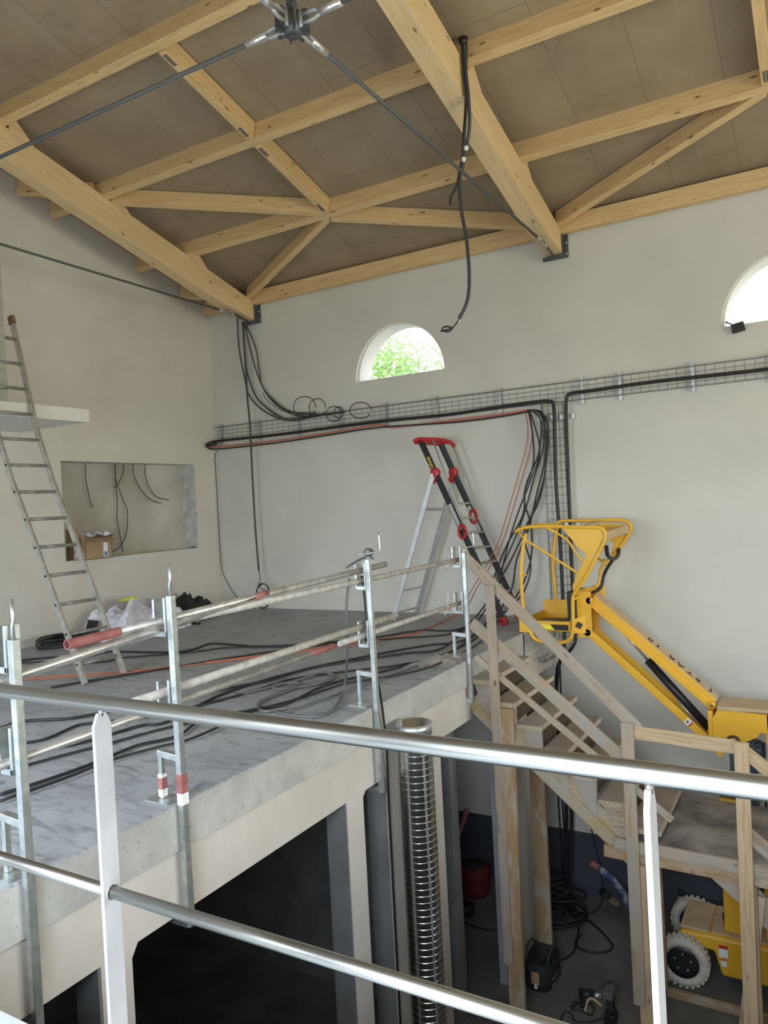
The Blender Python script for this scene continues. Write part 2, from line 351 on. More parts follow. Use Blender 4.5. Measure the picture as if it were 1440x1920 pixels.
# right gable wall with the big opening, front wall with three tall windows
gr = [(7.2, -1.5, 0), (7.2, YB, 0), (7.2, YB, soffit(YB)), (7.2, 3.87, soffit(3.87)), (7.2, -1.5, soffit(-1.5))]
structure(MB().holed(gr, [[(7.2, 1.1, 3.55), (7.2, 6.7, 3.55), (7.2, 6.7, 6.5), (7.2, 1.1, 6.5)]], (.3, 0, 0)).build('wall_right', 'low_bounce_grey'))
structure(MB().holed(rect_xz(XL-.4, 7.4, 0, soffit(-1.5)+.03, -1.5), [rect_xz(c-1.35, c+1.35, 3.7, 6.4, -1.5) for c in (-5.0, -.2, 4.6)], (0, -.3, 0)).build('wall_front', 'low_bounce_grey'))
# roof boarding, both slopes
structure(MB().prism([(XL-.4, YB+.4, soffit(YB+.4)), (XL-.4, 3.87, soffit(3.88)), (XL-.4, 3.87, soffit(3.88)+.05), (XL-.4, YB+.4, soffit(YB+.4)+.05)], (16.1, 0, 0)).build('ceiling', 'board'))
structure(MB().prism([(XL-.4, 3.87, soffit(3.88)), (XL-.4, -1.9, soffit(-1.9)), (XL-.4, -1.9, soffit(-1.9)+.05), (XL-.4, 3.87, soffit(3.88)+.05)], (16.1, 0, 0)).build('ceiling_front', 'board'))
# mezzanine slab and the deck the photographer stands on (one L-shaped level)
slab = [(XL, 1.38, 3.195), (XS+.02, 1.38, 3.195), (XS+.02, YB, 3.195), (XL, YB, 3.195)]
o = structure(MB().prism(slab, (0, 0, .235), 'cast').prism([(a, b_, 3.43) for a, b_, c in slab], (0, 0, .01), 'slab_top').build('mezzanine_slab', 'cast'))
o = structure(MB().bx(XL, 7.2, -1.5, 1.375, 3.195, 3.43, 'cast').bx(XL, 7.2, -1.5, 1.378, 3.43, 3.44, 'deck').bx(1.7, 7.2, 1.375, 9.2, 3.195, 3.44, 'cast').build('deck_slab', 'cast'))  # unseen right-hand part added to block gable light from the ground floor
# rendered wall under the slab edge with its openings
def yz(y0, y1, z0, z1): return [(XS, y0, z0), (XS, y1, z0), (XS, y1, z1), (XS, y0, z1)]
outer = [(XS, 1.38, 0), (XS, 2.32, 0), (XS, 2.32, 2.86), (XS, 2.32, 2.86)]
pts = [(1.38, 3.19), (1.38, 2.86), (2.32, 2.86), (2.32, 0), (2.50, 0), (2.50, 2.80), (2.54, 2.86), (4.415, 2.86), (4.415, 0), (4.63, 0), (4.63, 2.82), (4.67, 2.86), (4.96, 2.86), (4.96, 0), (5.90, 0), (5.90, 2.87),
       (9.2, 2.87), (9.2, 3.19)]
structure(MB().prism([(XS, a, b_) for a, b_ in pts], (-.17, 0, 0)).build('wall_mezzanine', 'beam_plaster'))
structure(MB().bx(XS-.08, XS, 7.15, 8.17, 0, 2.87).build('wall_pier', 'beam_plaster'))
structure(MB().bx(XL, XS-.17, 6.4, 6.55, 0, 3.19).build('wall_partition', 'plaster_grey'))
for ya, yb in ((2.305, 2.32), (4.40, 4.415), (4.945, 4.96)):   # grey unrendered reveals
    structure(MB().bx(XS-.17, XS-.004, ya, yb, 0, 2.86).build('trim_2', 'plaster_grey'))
structure(MB().bx(XS-.08, XS+.001, 7.135, 7.15, 0, 2.87).build('trim_3', 'jamb'))
# window cills seen outside, ground and trees outside
structure(MB().bx(-40, 40, 9.9, 60, -.6, -.5).build('ground_outside', 'grass'))
def tree(x, y, h, crown, label, n, rad):
    t_ = thing('tree', (x, y, -.5), label, 'tree')
    MB().tube([(x, y, -.5), (x+.1, y, h*.5), (x-.1, y, h*.85)], .22, None, 8, True, .08).build('trunk', 'bark', t_)
    mb = MB(); rnd = random.Random(int(x*10)); blobs = [V((x+rnd.uniform(-1, 1)*crown, y+rnd.uniform(-1, 1)*crown*.6, h*.5+rnd.random()*h*.55)) for _ in range(14)]
    for i in range(n):
        c = rnd.choice(blobs) + V((rnd.gauss(0, rad), rnd.gauss(0, rad), rnd.gauss(0, rad*.8))); s_ = .075
        fr = Matrix.Rotation(rnd.random()*6, 3, 'X') @ Matrix.Rotation(rnd.random()*6, 3, 'Y')
        vs = [mb.bm.verts.new(c + fr @ V(p)) for p in ((-s_, 0, 0), (0, s_*.5, .03), (s_, 0, 0), (0, -s_*.5, .03))]; mb.bm.faces.new(vs)
    mb.build('foliage', 'leaf', t_)
tree(-11.5, 20, 9.55, .85, 'leafy tree outside the half-round window over the stepladder', 3600, .5)
tree(-9.7, 21.5, 9.1, .7, 'lower green bush crown at the foot of the half-round window view', 1700, .45)

# ================================================================== ROOF TIMBERS
RX = [(-7.638, -7.438, 'left'), (-2.857, -2.657, 'right')]
ROWS = [(9.15, 'lying along the head of the back wall'), (7.80, 'second row up from the back wall'), (6.44, 'third row up from the back wall'), (5.11, 'fourth row up from the back wall'), (3.95, 'ridge row, highest of all')]
kk = .268; PW, PH = .10, .2
nrm = V((0, kk, 1)).normalized(); dwn = V((0, 1, -kk)).normalized()
for x0, x1, side in RX:
    lab = {'left': 'thick pale rafter on the left, its foot above the hanging conduits', 'right': 'thick pale rafter in the middle with the loose cables hanging beside it'}[side]
    t_ = thing('rafter', (x0, 9.19, 7.9), lab, 'rafter')
    y0 = 3.95
    def zz(y, d): return 8.30 + kk*(YB-y) - d
    prof = [(y0, zz(y0, .20)), (9.185, zz(9.185, .185)), (9.185, zz(9.185, .46)), (9.0, zz(9.0, .47)), (8.3, zz(8.3, .54)), (y0, zz(y0, .555))]
    L = math.hypot(9.185-y0, kk*(9.185-y0)); fr = frame((0, 1, -kk)).to_4x4(); mw = Matrix.Translation((x0+.1, 6.6, 8.6)) @ fr
    MB().prism([(x0, a, b_) for a, b_ in prof], (.2, 0, 0)).build('beam', 'spruce_b', t_, .004, mw)
    for yr, _ in ROWS[1:4]:
        a = V((x0+.005, yr+.055, zz(yr+.055, .20))); b_ = V((x0+.005, yr+.055, zz(yr+.055, .01)))
        e = V((x0+.005, yr+.36, zz(yr+.36, .20)))
        MB().prism([a, b_, b_+dwn*.06, e], (.19, 0, 0)).build('cleat', 'spruce_b', t_, .002, mw)
    # the rafter foot sits in a dark steel shoe bolted to the wall
    s_ = thing('rafter_shoe', (x0, 9.19, 7.82), 'dark steel shoe under the foot of the %s thick rafter' % ('left' if side == 'left' else 'middle'), 'bracket')
    MB().bx(x0-.03, x1+.045, 9.07, 9.198, 7.825, 7.845).bx(x0-.03, x1+.045, 9.07, 9.078, 7.79, 7.845).build('base_plate', 'dark_steel', s_)
    MB().bx(x1+.004, x1+.012, 9.09, 9.198, 7.845, 8.16).bx(x1+.004, x1+.055, 9.186, 9.198, 7.83, 8.17).build('side_plate', 'dark_steel', s_)
    mb = MB()
    for zb in (7.87, 8.0, 8.12): mb.lathe([(0, .0001), (0, .014), (.012, .014), (.012, .0001)], (x1+.033, 9.186, zb), (0, -1, 0), None, 6)
    mb.build('bolt', 'chrome', s_)
bays = [(XL+.005, RX[0][0]+.1, 'short piece against the gable'), (RX[0][0]+.1, RX[1][0]+.1, 'between the two rafters'), (RX[1][0]+.1, 4.0, 'right of the middle rafter')]
def purlin(xa, xb, y, label, row):
    zc = 8.30 + kk*(YB-y); top = V((0, y, zc)); c = top - nrm*(PH/2+.001)
    if row == 0: c = V((0, 9.15-.045, 8.30+kk*.05-.125))
    o = plank('purlin', (xa, c.y, c.z), (xb, c.y, c.z), PW if row else .085, PH, 'spruce', None, (0, kk, 1) if row else (0, 0, 1), .003); tag(o, label, 'purlin', None); return o
for bi, (xa, xb, bl) in enumerate(bays):
    for ri, (y, rl) in enumerate(ROWS):
        if ri == 4 and bi == 0: continue
        if ri == 0:
            if bi == 0: xb2 = RX[0][0]-.002; xa2 = xa
            elif bi == 1: xa2, xb2 = RX[0][1]+.002, RX[1][0]-.002
            else: xa2, xb2 = RX[1][1]+.002, xb
            purlin(xa2, xb2, y, 'pale purlin %s, %s' % (rl, bl), 0); continue
        purlin(xa+.001, xb-.001, y, 'pale purlin %s, %s' % (rl, bl), ri)
def roofpt(x, y, d=.105): z = 8.30 + kk*(YB-y); return V((x, y, z)) - nrm*d
def strut(a, b_, label, conn=()):
    p0, p1 = roofpt(*a), roofpt(*b_); w, h = .085, .185
    fr = frame(p1-p0, nrm).to_4x4(); mw = Matrix.Translation((p0+p1)/2) @ fr
    if not conn:
        o = plank('brace', p0, p1, w, h, 'spruce', None, nrm, .003); tag(o, label, 'brace'); return o
    t_ = thing('brace', p0, label, 'brace'); plank('timber', p0, p1, w, h, 'spruce', t_, nrm, .003); d = (p1-p0).normalized()
    for k in conn:
        q = (p0 + d*.11) if k == 0 else (p1 - d*.11); q = q - nrm*(h/2)
        mb = MB(); 
        for s_ in (-.012, .012): mb.bar(q - d*.07 + V((s_, 0, 0)), q + d*.07 + V((s_, 0, 0)), .014, .008, None, nrm)
        mb.build('metal_connector', 'dark_steel', t_)
XM = -5.10
strut((XM, 5.17), (XM, 6.385), 'pale brace between the third and fourth purlins, left of the tie rod hub', (0, 1))
strut((XM, 6.495), (XM, 7.745), 'pale brace between the second and third purlins, ending at the star-shaped joint', (0, 1))
strut((-.33, 6.495), (-.33, 7.745), 'pale brace at the top right corner, lower piece with bright connector', (1,))
strut((-.33, 5.17), (-.33, 6.385), 'pale brace at the top right corner, upper piece')
strut((-7.45, 6.57), (-5.15, 7.76), 'pale diagonal brace from the left thick rafter to the star-shaped joint')
strut((-5.15, 7.87), (-2.80, 9.06), 'pale diagonal brace from the star-shaped joint down to the middle thick rafter foot')
strut((-7.45, 9.04), (-5.12, 7.85), 'pale diagonal brace rising from the left rafter foot to the star-shaped joint')
strut((-2.66, 9.04), (-.36, 7.85), 'pale diagonal brace rising right from the middle rafter foot')
strut((-8.43, 5.96), (-7.60, 6.38), 'short pale diagonal brace against the left gable, upper of two')
strut((-8.43, 8.62), (-7.66, 9.0), 'short pale diagonal brace against the left gable, lower of two')

# ---- steel tie rods
HUB = V((-2.76, 3.9, 7.96))
def tie(name, a, b_, label, ends, r=.0155):
    t_ = thing(name, a, label, 'tie rod'); a, b_ = V(a), V(b_); d = (b_-a).normalized()
    a2 = a + d*(.36 if 0 in ends else 0); b2 = b_ - d*(.36 if 1 in ends else 0)
    MB().tube([a2, b2], r, None, 10).build('rod', 'rod', t_)
    for e in ends:
        p, q = (a, d) if e == 0 else (b_, -d); fr = frame(q)
        MB().tube([p+q*.2, p+q*.37], .024, None, 10).build('threaded_sleeve', 'chrome' if e == 0 else 'alu_clean', t_)
        mb = MB()
        for s_ in (-1, 1):
            off = fr @ V((0, 0, .026*s_)); mb.tube([p+q*.23, p+q*.17+off*1.0, p+q*.06+off], .014, None, 8)
        mb.tube([p+q*.065 - fr @ V((0, 0, .05)), p+q*.065 + fr @ V((0, 0, .05))], .018, None, 10)
        mb.build('fork', 'alu_clean', t_)
h_ = thing('tie_rod_hub', HUB, 'dark steel hub plate where the grey tie rods meet at the top', 'hub')
mb = MB()
for ang in (0, 45, 90, 135): mb.box(HUB, (.22, .012, .12), Matrix.Rotation(R(ang), 3, 'Z'))
mb.lathe([(-.07, .0001), (-.07, .055), (.07, .055), (.07, .0001)], HUB, (0, 0, 1), None, 16).build('plate', 'dark_steel', h_)
mb = MB(); mb.bx(HUB.x-.006, HUB.x+.006, HUB.y-.045, HUB.y+.045, HUB.z+.02, HUB.z+.3).tube([HUB+V((-.03, 0, .12)), HUB+V((.03, 0, .12))], .018, None, 8).build('hanger_plate', 'dark_steel', h_)
tie('tie_rod', HUB, (-2.76, 8.86, 7.91), 'grey tie rod from the hub down to the middle rafter foot', (0, 1))
tie('tie_rod', HUB, (-7.54, 3.9, 7.96), 'long grey tie rod running left across the roof from the hub', (0,))
tie('tie_rod', HUB, (-2.76, -1.45, 7.96), 'grey tie rod from the hub leaving over the upper left edge', (0,))
tie('tie_rod', HUB, (2.02, 3.9, 7.96), 'short visible grey tie rod rising right from the hub', (0,))
tie('tie_rod_hanger', HUB+V((0, 0, .17)), (-2.76, 3.95, 9.2), 'vertical hanger bar above the tie rod hub', (), .03)
tie('tie_rod', (-7.54, 3.9, 7.96), (-7.54, 8.80, 7.90), 'thin dark tie rod across the left gable wall below the rafter', (1,), .014)
for x in (-7.54, -2.76):
    o = MB().prism([(x-.006, 8.62, 7.93), (x-.006, 8.86, 7.98), (x-.006, 9.07, 7.93), (x-.006, 9.07, 7.845), (x-.006, 8.86, 7.855)], (.012, 0, 0)).build('gusset_plate', 'dark_steel')
    tag(o, 'dark gusset plate under the %s rafter foot where the tie rod ends' % ('left' if x < -5 else 'middle'), 'plate')

# ================================================================== LEFT WALL: platform, ladder, box, recess cables
p_ = thing('wall_platform', (XL, 3.4, 6.05), 'white cantilevered platform projecting from the left wall behind the ladder', 'platform')
MB().bx(XL+.002, -7.19, 2.8, 5.78, 6.055, 6.185).build('plate', 'plaster', p_, .004)
mb = MB(); mb.bx(-7.19, -7.183, 2.8, 5.78, 6.05, 6.195)
for i in range(16):
    yy_ = 4.6 + i*.078; mb.lathe([(0, .0001), (0, .008), (.003, .006), (.003, .0001)], (-7.183, yy_, 6.09+.03*((i*7) % 3)), (1, 0, 0), None, 6, False)
mb.build('fascia', 'plaster', p_)
o = MB().bx(-7.36, -7.24, 4.62, 4.84, 6.186, 8.2).build('platform_post', 'post_green'); tag(o, 'grimy greenish post standing on the white platform at the left edge', 'post')
lad = thing('ladder', (-5.9, 4.8, ZM), 'tall dull aluminium ladder leaning on the white platform', 'ladder')
LR = [(-5.94, 3.445), (-6.154, 3.902), (-6.40, 4.426), (-6.61, 4.874), (-6.842, 5.335), (-7.06, 5.9), (-7.137, 6.2), (-7.365, 7.07)]
def lx(z):
    for (x0, z0), (x1, z1) in zip(LR, LR[1:]):
        if z <= z1: return x0 + (x1-x0)*(z-z0)/(z1-z0)
    return LR[-1][0]
for y in (4.57, 5.02):
    mb = MB()
    for (x0, z0), (x1, z1) in zip(LR, LR[1:]): mb.bar((x0, y, z0), (x1, y, z1+.004), .026, .062)
    st = mb.build('stile', 'alu', lad)
    MB().bar((lx(7.05), y, 7.05), (lx(7.05)-.025, y, 7.14), .036, .075).build('end_cap', 'rust', st)
for i in range(13):
    z = 3.62 + i*.272
    MB().tube([(lx(z), 4.578, z), (lx(z), 5.012, z)], .017, None, 10).build('rung', 'alu_dark', lad)
    if i < 8:
        MB().lathe([(0, .0001), (0, .013), (-.004, .013), (-.004, .0001)], (lx(z)+.002, 4.556, z), (0, 1, 0), None, 10).build('rung_end', 'black', lad)
# cardboard box on the recess sill
cb = thing('cardboard_box', (-8.56, 6.6, 4.43), 'open brown cardboard box on the recess sill behind the ladder', 'box')
mb = MB(); x0, x1, y0, y1, z0, z1 = -8.68, -8.34, 6.54, 6.96, 4.431, 4.70
for q in ((x0, x1, y0, y0+.006), (x0, x1, y1-.006, y1), (x0, x0+.006, y0, y1), (x1-.006, x1, y0, y1)): mb.bx(*q, z0, z1)
mb.bx(x0, x1, y0, y1, z0, z0+.006).build('carton', 'card', cb)
for nm, a, b_, c, d in (('flap', (x1, y0+.01, z1), (x1, y0+.24, z1), (x1+.12, y0+.22, z1-.05), (x1+.12, y0-.01, z1-.04)), ('flap', (x1, y0+.26, z1), (x1, y1, z1), (x1+.09, y1+.04, z1-.045), (x1+.1, y0+.28, z1-.05)),
                        ('flap', (x0, y0, z1), (x1, y0, z1), (x1-.05, y0-.06, z1+.13), (x0+.05, y0-.06, z1+.13)), ('flap', (x0, y1, z1), (x1, y1, z1), (x1-.03, y1+.1, z1+.03), (x0+.03, y1+.1, z1+.03))):
    MB().prism([a, b_, c, d], (0.001, .001, .005)).build(nm, 'card', cb)
MB().bx(x1+.0005, x1+.002, y0+.28, y0+.35, z0+.02, z1-.06).build('shipping_label', 'paper', cb)
MB().bx(x1+.002, x1+.003, y0+.29, y0+.34, z0+.03, z0+.09).build('label_print', 'blue_print', cb)
mb = MB(); rnd = random.Random(4); vs = {}
for i in range(9):
    for j in range(7): vs[i, j] = mb.bm.verts.new((x0+.06+j*.04, y0+.08+i*.045, z1+.02+rnd.uniform(0, .07)))
for i in range(8):
    for j in range(6): mb.bm.faces.new((vs[i, j], vs[i+1, j], vs[i+1, j+1], vs[i, j+1]))
o = mb.build('plastic_wrap', 'sheet'); tag(o, 'crumpled clear plastic wrap lying in the open cardboard box', 'wrap'); so = o.modifiers.new('s', 'SOLIDIFY'); so.thickness = .004
bo = thing('plastic_bottle', (-8.40, 6.46, 4.43), 'tall clear plastic bottle on the recess sill, left of the cardboard box', 'bottle')
MB().lathe([(.001, .0001), (.001, .04), (.03, .046), (.10, .044), (.13, .040), (.16, .044), (.20, .043), (.24, .03), (.28, .014), (.30, .014)], (-8.40, 6.46, 4.43), (0, 0, 1), None, 20).build('bottle_body', 'pet', bo)
MB().lathe([(.295, .0001), (.295, .016), (.315, .016), (.315, .0001)], (-8.40, 6.46, 4.43), (0, 0, 1), None, 14).build('bottle_cap', 'paper', bo)
tag(MB().bx(-8.50, -8.46, 7.72, 8.02, 4.431, 4.448).build('wood_strip', 'stud'), 'thin brown strip lying on the recess sill', 'strip')
tag(MB().box((-8.49, 8.62, 4.442), (.05, .07, .02), Matrix.Rotation(.4, 3, 'Z')).box((-8.48, 8.56, 4.437), (.02, .05, .01)).build('rubble_crumb', 'dark_steel'), 'dark crumb of rubble at the right end of the recess sill', 'rubble')
XN = XL-.2
def N(px, py, x=XN): return at(px, py, 0, x)
rec = [('black wire hanging at the left of the recess', [(160, 868), (161, 900), (166, 925), (171, 948), (175, 950)]),
       ('dark wire looping down from the recess top to its sill', [(216, 868), (218, 900), (230, 935), (239, 960), (237, 1000), (225, 1025), (212, 1034)]),
       ('dark wire hanging straight to the recess sill', [(215, 868), (217, 905), (220, 945), (219, 970), (226, 1010), (231, 1036)]),
       ('short curled wire beside the middle wires of the recess', [(231, 868), (231, 885), (224, 903), (215, 915)]),
       ('thin wire curving right under the recess top, left one', [(250, 868), (251, 890), (262, 915), (280, 935), (302, 944)]),
       ('thin wire curving right under the recess top, right one', [(273, 868), (272, 890), (280, 915), (295, 932), (317, 937)])]
for l_, p in rec: cable('recess_wire', [N(*q) for q in p], .006, 'cable', l_, 'wire', 'wires hanging in the wall recess')

# ================================================================== BACK WALL: wire trays, cables
YT = 9.135
def wire_tray(name, a, b_, across, label, brs):
    """mesh tray seen from its back against the wall: U of wires"""
    a, b_, ac = V(a), V(b_), V(across); t_ = thing(name, a, label, 'cable tray'); d = (b_-a).normalized(); L = (b_-a).length; out = V((0, -1, 0)); mb = MB()
    rails = [(0, .06), (0, .03), (0, 0), (.25, 0), (.5, 0), (.75, 0), (1, 0), (1, .03), (1, .06)]
    for u, o_ in rails: mb.tube([a+ac*u+out*o_, b_+ac*u+out*o_], .0034, None, 5)
    k = 0; s_ = .03
    while s_ < L:
        p = a + d*s_; mb.tube([p+out*.062, p, p+ac, p+ac+out*.062], .003, None, 5); s_ += .1
    mb.build('wire_mesh', 'tray_wire', t_)
    for s_ in brs:
        p = a + d*s_ - out*.022; wv = ac.normalized()
        MB().bar(p-wv*.05, p+ac+wv*.05, .035, .03, None, out).build('wall_bracket', 'galv', t_)
    return t_
wire_tray('cable_tray', (-8.36, YT, 6.08), (5.5, YT, 6.08), (0, 0, .225), 'long horizontal wire mesh cable tray across the back wall', [.08, .86, 1.62, 2.35, 3.12, 3.9, 4.8, 5.85, 6.3, 7.1, 7.9, 9.2])
wire_tray('cable_tray', (-3.0, 9.125, 3.42), (-3.0, 9.125, 6.07), (.26, 0, 0), 'vertical wire mesh cable tray behind the yellow lift basket', [])
for z in (4.58, 5.9):
    o = MB().bar((-3.09, 9.17, z), (-2.62, 9.17, z), .04, .055, None, (0, 0, 1)).build('tray_support_rail', 'galv'); tag(o, 'galvanised support rail across the vertical tray, %s' % ('just above the yellow basket' if z < 5 else 'near the tray corner'), 'rail')
# loose bent length of mesh near the slab edge
mb = MB(); pa = [(-2.98, 9.1, 3.4), (-2.90, 9.02, 3.22), (-2.92, 8.88, 3.06), (-2.98, 8.7, 2.98), (-2.97, 8.5, 3.02), (-2.94, 8.3, 3.10)]
sp = smooth_path(pa, 4)
for u in (0, .065, .13, .195, .26): mb.tube([p+V((u*.9, .05*u, u*.5)) for p in sp], .0034, None, 5)
for p in sp[::2]: mb.tube([p, p+V((.234, .013, .13))], .0034, None, 5)
tag(mb.build('bent_tray_offcut', 'tray_wire'), 'bent length of wire mesh tray below the yellow basket', 'cable tray')
def keep(p): p.x = max(p.x, XL+.02); return p
def Wp(px, py, y=9.07): return keep(at(px, py, 1, y))
def Fl(px, py, dz=.012): return at(px, py, 2, ZM+dz)
cable('cable_bundle', [at(389, 834, 1, 8.97)] + [Wp(*p, 9.06) for p in ((409, 827), (513, 816), (613, 803), (713, 790), (836, 778), (932, 764), (1012, 753), (1028, 753), (1038, 760), (1040, 820), (1043, 915), (1050, 1011), (1056, 1133), (1058, 1215), (1050, 1240), (1044, 1300))] + [V((-3.0+.1, 8.95, 1.2)), V((-2.95, 8.9, .2))], .022, 'cable', 'thick black cable bundle along the left tray turning down the vertical tray', 'cable bundle')
cable('cable_bundle', [Wp(*p, 9.06) for p in ((1700, 655), (1440, 692), (1233, 715), (1105, 733), (1070, 738), (1062, 750), (1062, 800), (1068, 960), (1074, 1100), (1080, 1185), (1072, 1215), (1050, 1240), (1046, 1262), (1046, 1330))] + [V((-2.86, 9.02, 1.2)), V((-2.9, 8.9, .2))], .021, 'cable', 'thick black cable bundle coming from the right and turning down the vertical tray', 'cable bundle')
rb = cable('cable_bundle', [at(389, 836, 1, 8.97)] + [Wp(*p, 9.05) for p in ((407, 838), (513, 827), (613, 812), (707, 797), (740, 801), (849, 788), (932, 778), (989, 769))], .013, 'red_cable', 'red and black cable bundle under the left part of the tray', 'cable bundle')
cable('black_strand', [at(389, 838, 1, 8.97)] + [Wp(*p, 9.045) for p in ((407, 842), (513, 831), (613, 816), (707, 802), (849, 792), (932, 782), (989, 772))], .012, 'cable', None, parent=rb)
tag(MB().tube([at(387, 835, 1, 8.96), at(405, 831, 1, 9.02)], .034, None, 10).build('bundle_end_sleeve', 'black'), 'black sleeve where the cable bundles end near the left corner', 'sleeve')
# dropping cables right of the stepladder, then over the slab
drops = [  # (wall points), (floor points)
 ([(1005, 770), (1024, 785), (1026, 830), (1012, 890), (996, 950), (975, 1010), (955, 1055), (930, 1100)], [(905, 1150), (860, 1180), (787, 1182), (703, 1195), (607, 1205), (540, 1210), (480, 1212), (427, 1208), (393, 1207), (360, 1218), (317, 1223), (233, 1222), (200, 1222), (160, 1231), (90, 1233), (35, 1239)]),
 ([(1000, 768), (1020, 780), (1018, 840), (1000, 900), (985, 960), (968, 1010), (948, 1060), (925, 1105)], [(900, 1158), (850, 1187), (757, 1196), (640, 1205), (560, 1212), (433, 1214), (367, 1222), (313, 1227), (233, 1233), (200, 1240), (160, 1243), (110, 1240), (35, 1243)]),
 ([(995, 768), (1014, 790), (1010, 850), (992, 910), (983, 965), (960, 1020), (940, 1075), (915, 1125)], [(880, 1170), (830, 1215), (760, 1225), (647, 1242), (583, 1252), (507, 1275), (440, 1288), (330, 1310), (173, 1340), (120, 1348), (47, 1352), (0, 1365)]),
 ([(992, 768), (1003, 800), (1012, 850), (996, 905), (975, 975), (958, 1040), (945, 1090), (935, 1130)], [(905, 1175), (840, 1225), (747, 1247), (640, 1260), (540, 1275), (460, 1300), (300, 1340), (170, 1356), (140, 1362), (87, 1385), (47, 1393), (0, 1402)]),
 ([(1010, 772), (1022, 800), (1022, 860), (1003, 930), (990, 985), (970, 1050), (958, 1100), (940, 1140)], [(893, 1195), (820, 1232), (767, 1247), (690, 1265), (610, 1285), (540, 1318), (480, 1330), (380, 1350), (333, 1380), (260, 1397), (210, 1417), (157, 1438), (80, 1465), (0, 1490)]),
 ([(1008, 770), (1028, 800), (1024, 870), (1006, 940), (984, 1000), (985, 1060), (970, 1110), (945, 1150)], [(905, 1200), (833, 1240), (773, 1260), (700, 1273), (647, 1282), (573, 1306), (475, 1334), (410, 1363), (353, 1387), (300, 1400), (210, 1425), (120, 1460), (0, 1502)]),
 ([(990, 768), (998, 810), (1000, 870), (990, 930), (992, 990), (985, 1050), (965, 1110), (935, 1155)], [(870, 1200), (800, 1210), (700, 1228), (560, 1258), (420, 1300), (317, 1352), (267, 1360), (207, 1377), (170, 1388), (80, 1408), (0, 1422)]),
]
dl = ['first', 'second', 'third', 'fourth', 'fifth', 'sixth', 'seventh']
for i, (wp, fp) in enumerate(drops):
    P = []
    for k, q in enumerate(wp):
        yy_ = 9.04 if k < 5 else 9.04 - .1*(k-4); mx = sum(d_[0][k][0] for d_ in drops)/len(drops)
        P.append(at(q[0] + (.75*(q[0]-mx) if 2 < k < 7 else 0), q[1], 1, yy_))
    P += [Fl(*q, .012+.004*(i % 3)) for q in fp]
    cable('loose_cable', P, .0095 if i % 2 else .011, 'cable', 'black cable dropping from the tray and trailing over the grey slab towards the left', 'cable', 'black cables trailing over the slab')
for i, dx in enumerate((0, 8)):
    P = [at(a+dx, b_, 1, 9.05) for a, b_ in ((986, 775), (990, 810), (984, 850), (968, 905), (955, 950))] + [at(a+dx, b_, 1, 8.8) for a, b_ in ((935, 1015), (912, 1060), (885, 1105), (865, 1140))]
    P += [Fl(*q) for q in ((835, 1162+i*3), (773, 1188+i*2), (707, 1198+i*3), (627, 1210+i*3), (533, 1223+i*3), (440, 1235+i*2), (317, 1250+i*2), (233, 1259+i*3), (110, 1267+i*3), (40, 1271+i*3))]
    cable('orange_cable', P, .0065, 'orange_cable', 'thin orange cable dropping behind the stepladder and lying over the slab', 'cable', 'thin orange cables over the slab')
for l_, fp, r_, mt in (('black cable with one end passing the ladder feet on the slab', [(95, 1289), (167, 1277), (253, 1263), (337, 1249), (480, 1226), (620, 1207), (700, 1200)], .01, 'cable'),
                   ('grey hose coiled in two flat loops beside the third railing post', [(440, 1303), (480, 1295), (567, 1273), (600, 1263), (622, 1264), (626, 1270), (600, 1281), (533, 1292), (510, 1288), (523, 1282), (560, 1281), (553, 1290), (507, 1307), (487, 1317), (485, 1330), (500, 1334), (522, 1330), (538, 1328)], .014, 'hose'),
                   ('straight thin grey conduit lying near the slab edge', [(540, 1335), (620, 1306), (700, 1278), (800, 1242)], .009, 'hose'),
                   ('dark cable with printed sheath crossing the near left of the slab', [(0, 1448), (60, 1432), (150, 1408), (220, 1390), (300, 1368), (400, 1345), (520, 1322)], .009, 'cable')):
    cable('floor_cable', [Fl(*q, .015) for q in fp], r_, mt, l_, 'cable')
# conduits falling from the left rafter foot
def Wc(px, py, y=9.12): return keep(at(px/3+380, py/3+560, 1, y))
for l_, pts_, r_, mt in (('dark conduit from the left rafter foot curving right, outermost', [(195, 110), (205, 280), (235, 440), (260, 540), (310, 605), (380, 652), (460, 682), (560, 672), (640, 655), (690, 645)], .012, 'conduit'),
                     ('dark conduit from the left rafter foot curving right, second of the bundle', [(232, 130), (236, 300), (252, 420), (300, 550), (370, 622), (430, 662), (500, 684), (600, 668), (700, 648)], .013, 'conduit'),
                     ('dark conduit from the left rafter foot curving right, widest sweep', [(240, 140), (296, 270), (318, 400), (335, 490), (400, 572), (480, 630), (600, 650), (800, 640)], .0115, 'conduit'),
                     ('dark conduit from the left rafter foot curving right, inner sweep', [(238, 140), (262, 260), (300, 400), (350, 520), (420, 600), (520, 655), (640, 658), (730, 650)], .011, 'conduit'),
                     ('thin black wire beside the conduits with a white tag', [(338, 515), (352, 560), (400, 600), (450, 630), (520, 640), (640, 640)], .005, 'cable'),
                     ('straight dark conduit falling past the tray to the floor coil', [(225, 130), (240, 350), (252, 560), (265, 700), (280, 1000), (297, 1300), (316, 1530)], .015, 'conduit')):
    o = cable('conduit', [Wc(*q, 9.12 if 'straight' not in l_ else 9.0) for q in pts_], r_, mt, l_, 'conduit')
    if 'tag' in l_: MB().tube([Wc(338, 510), Wc(345, 522)], .012, None, 8).build('white_tag', 'tag', o)
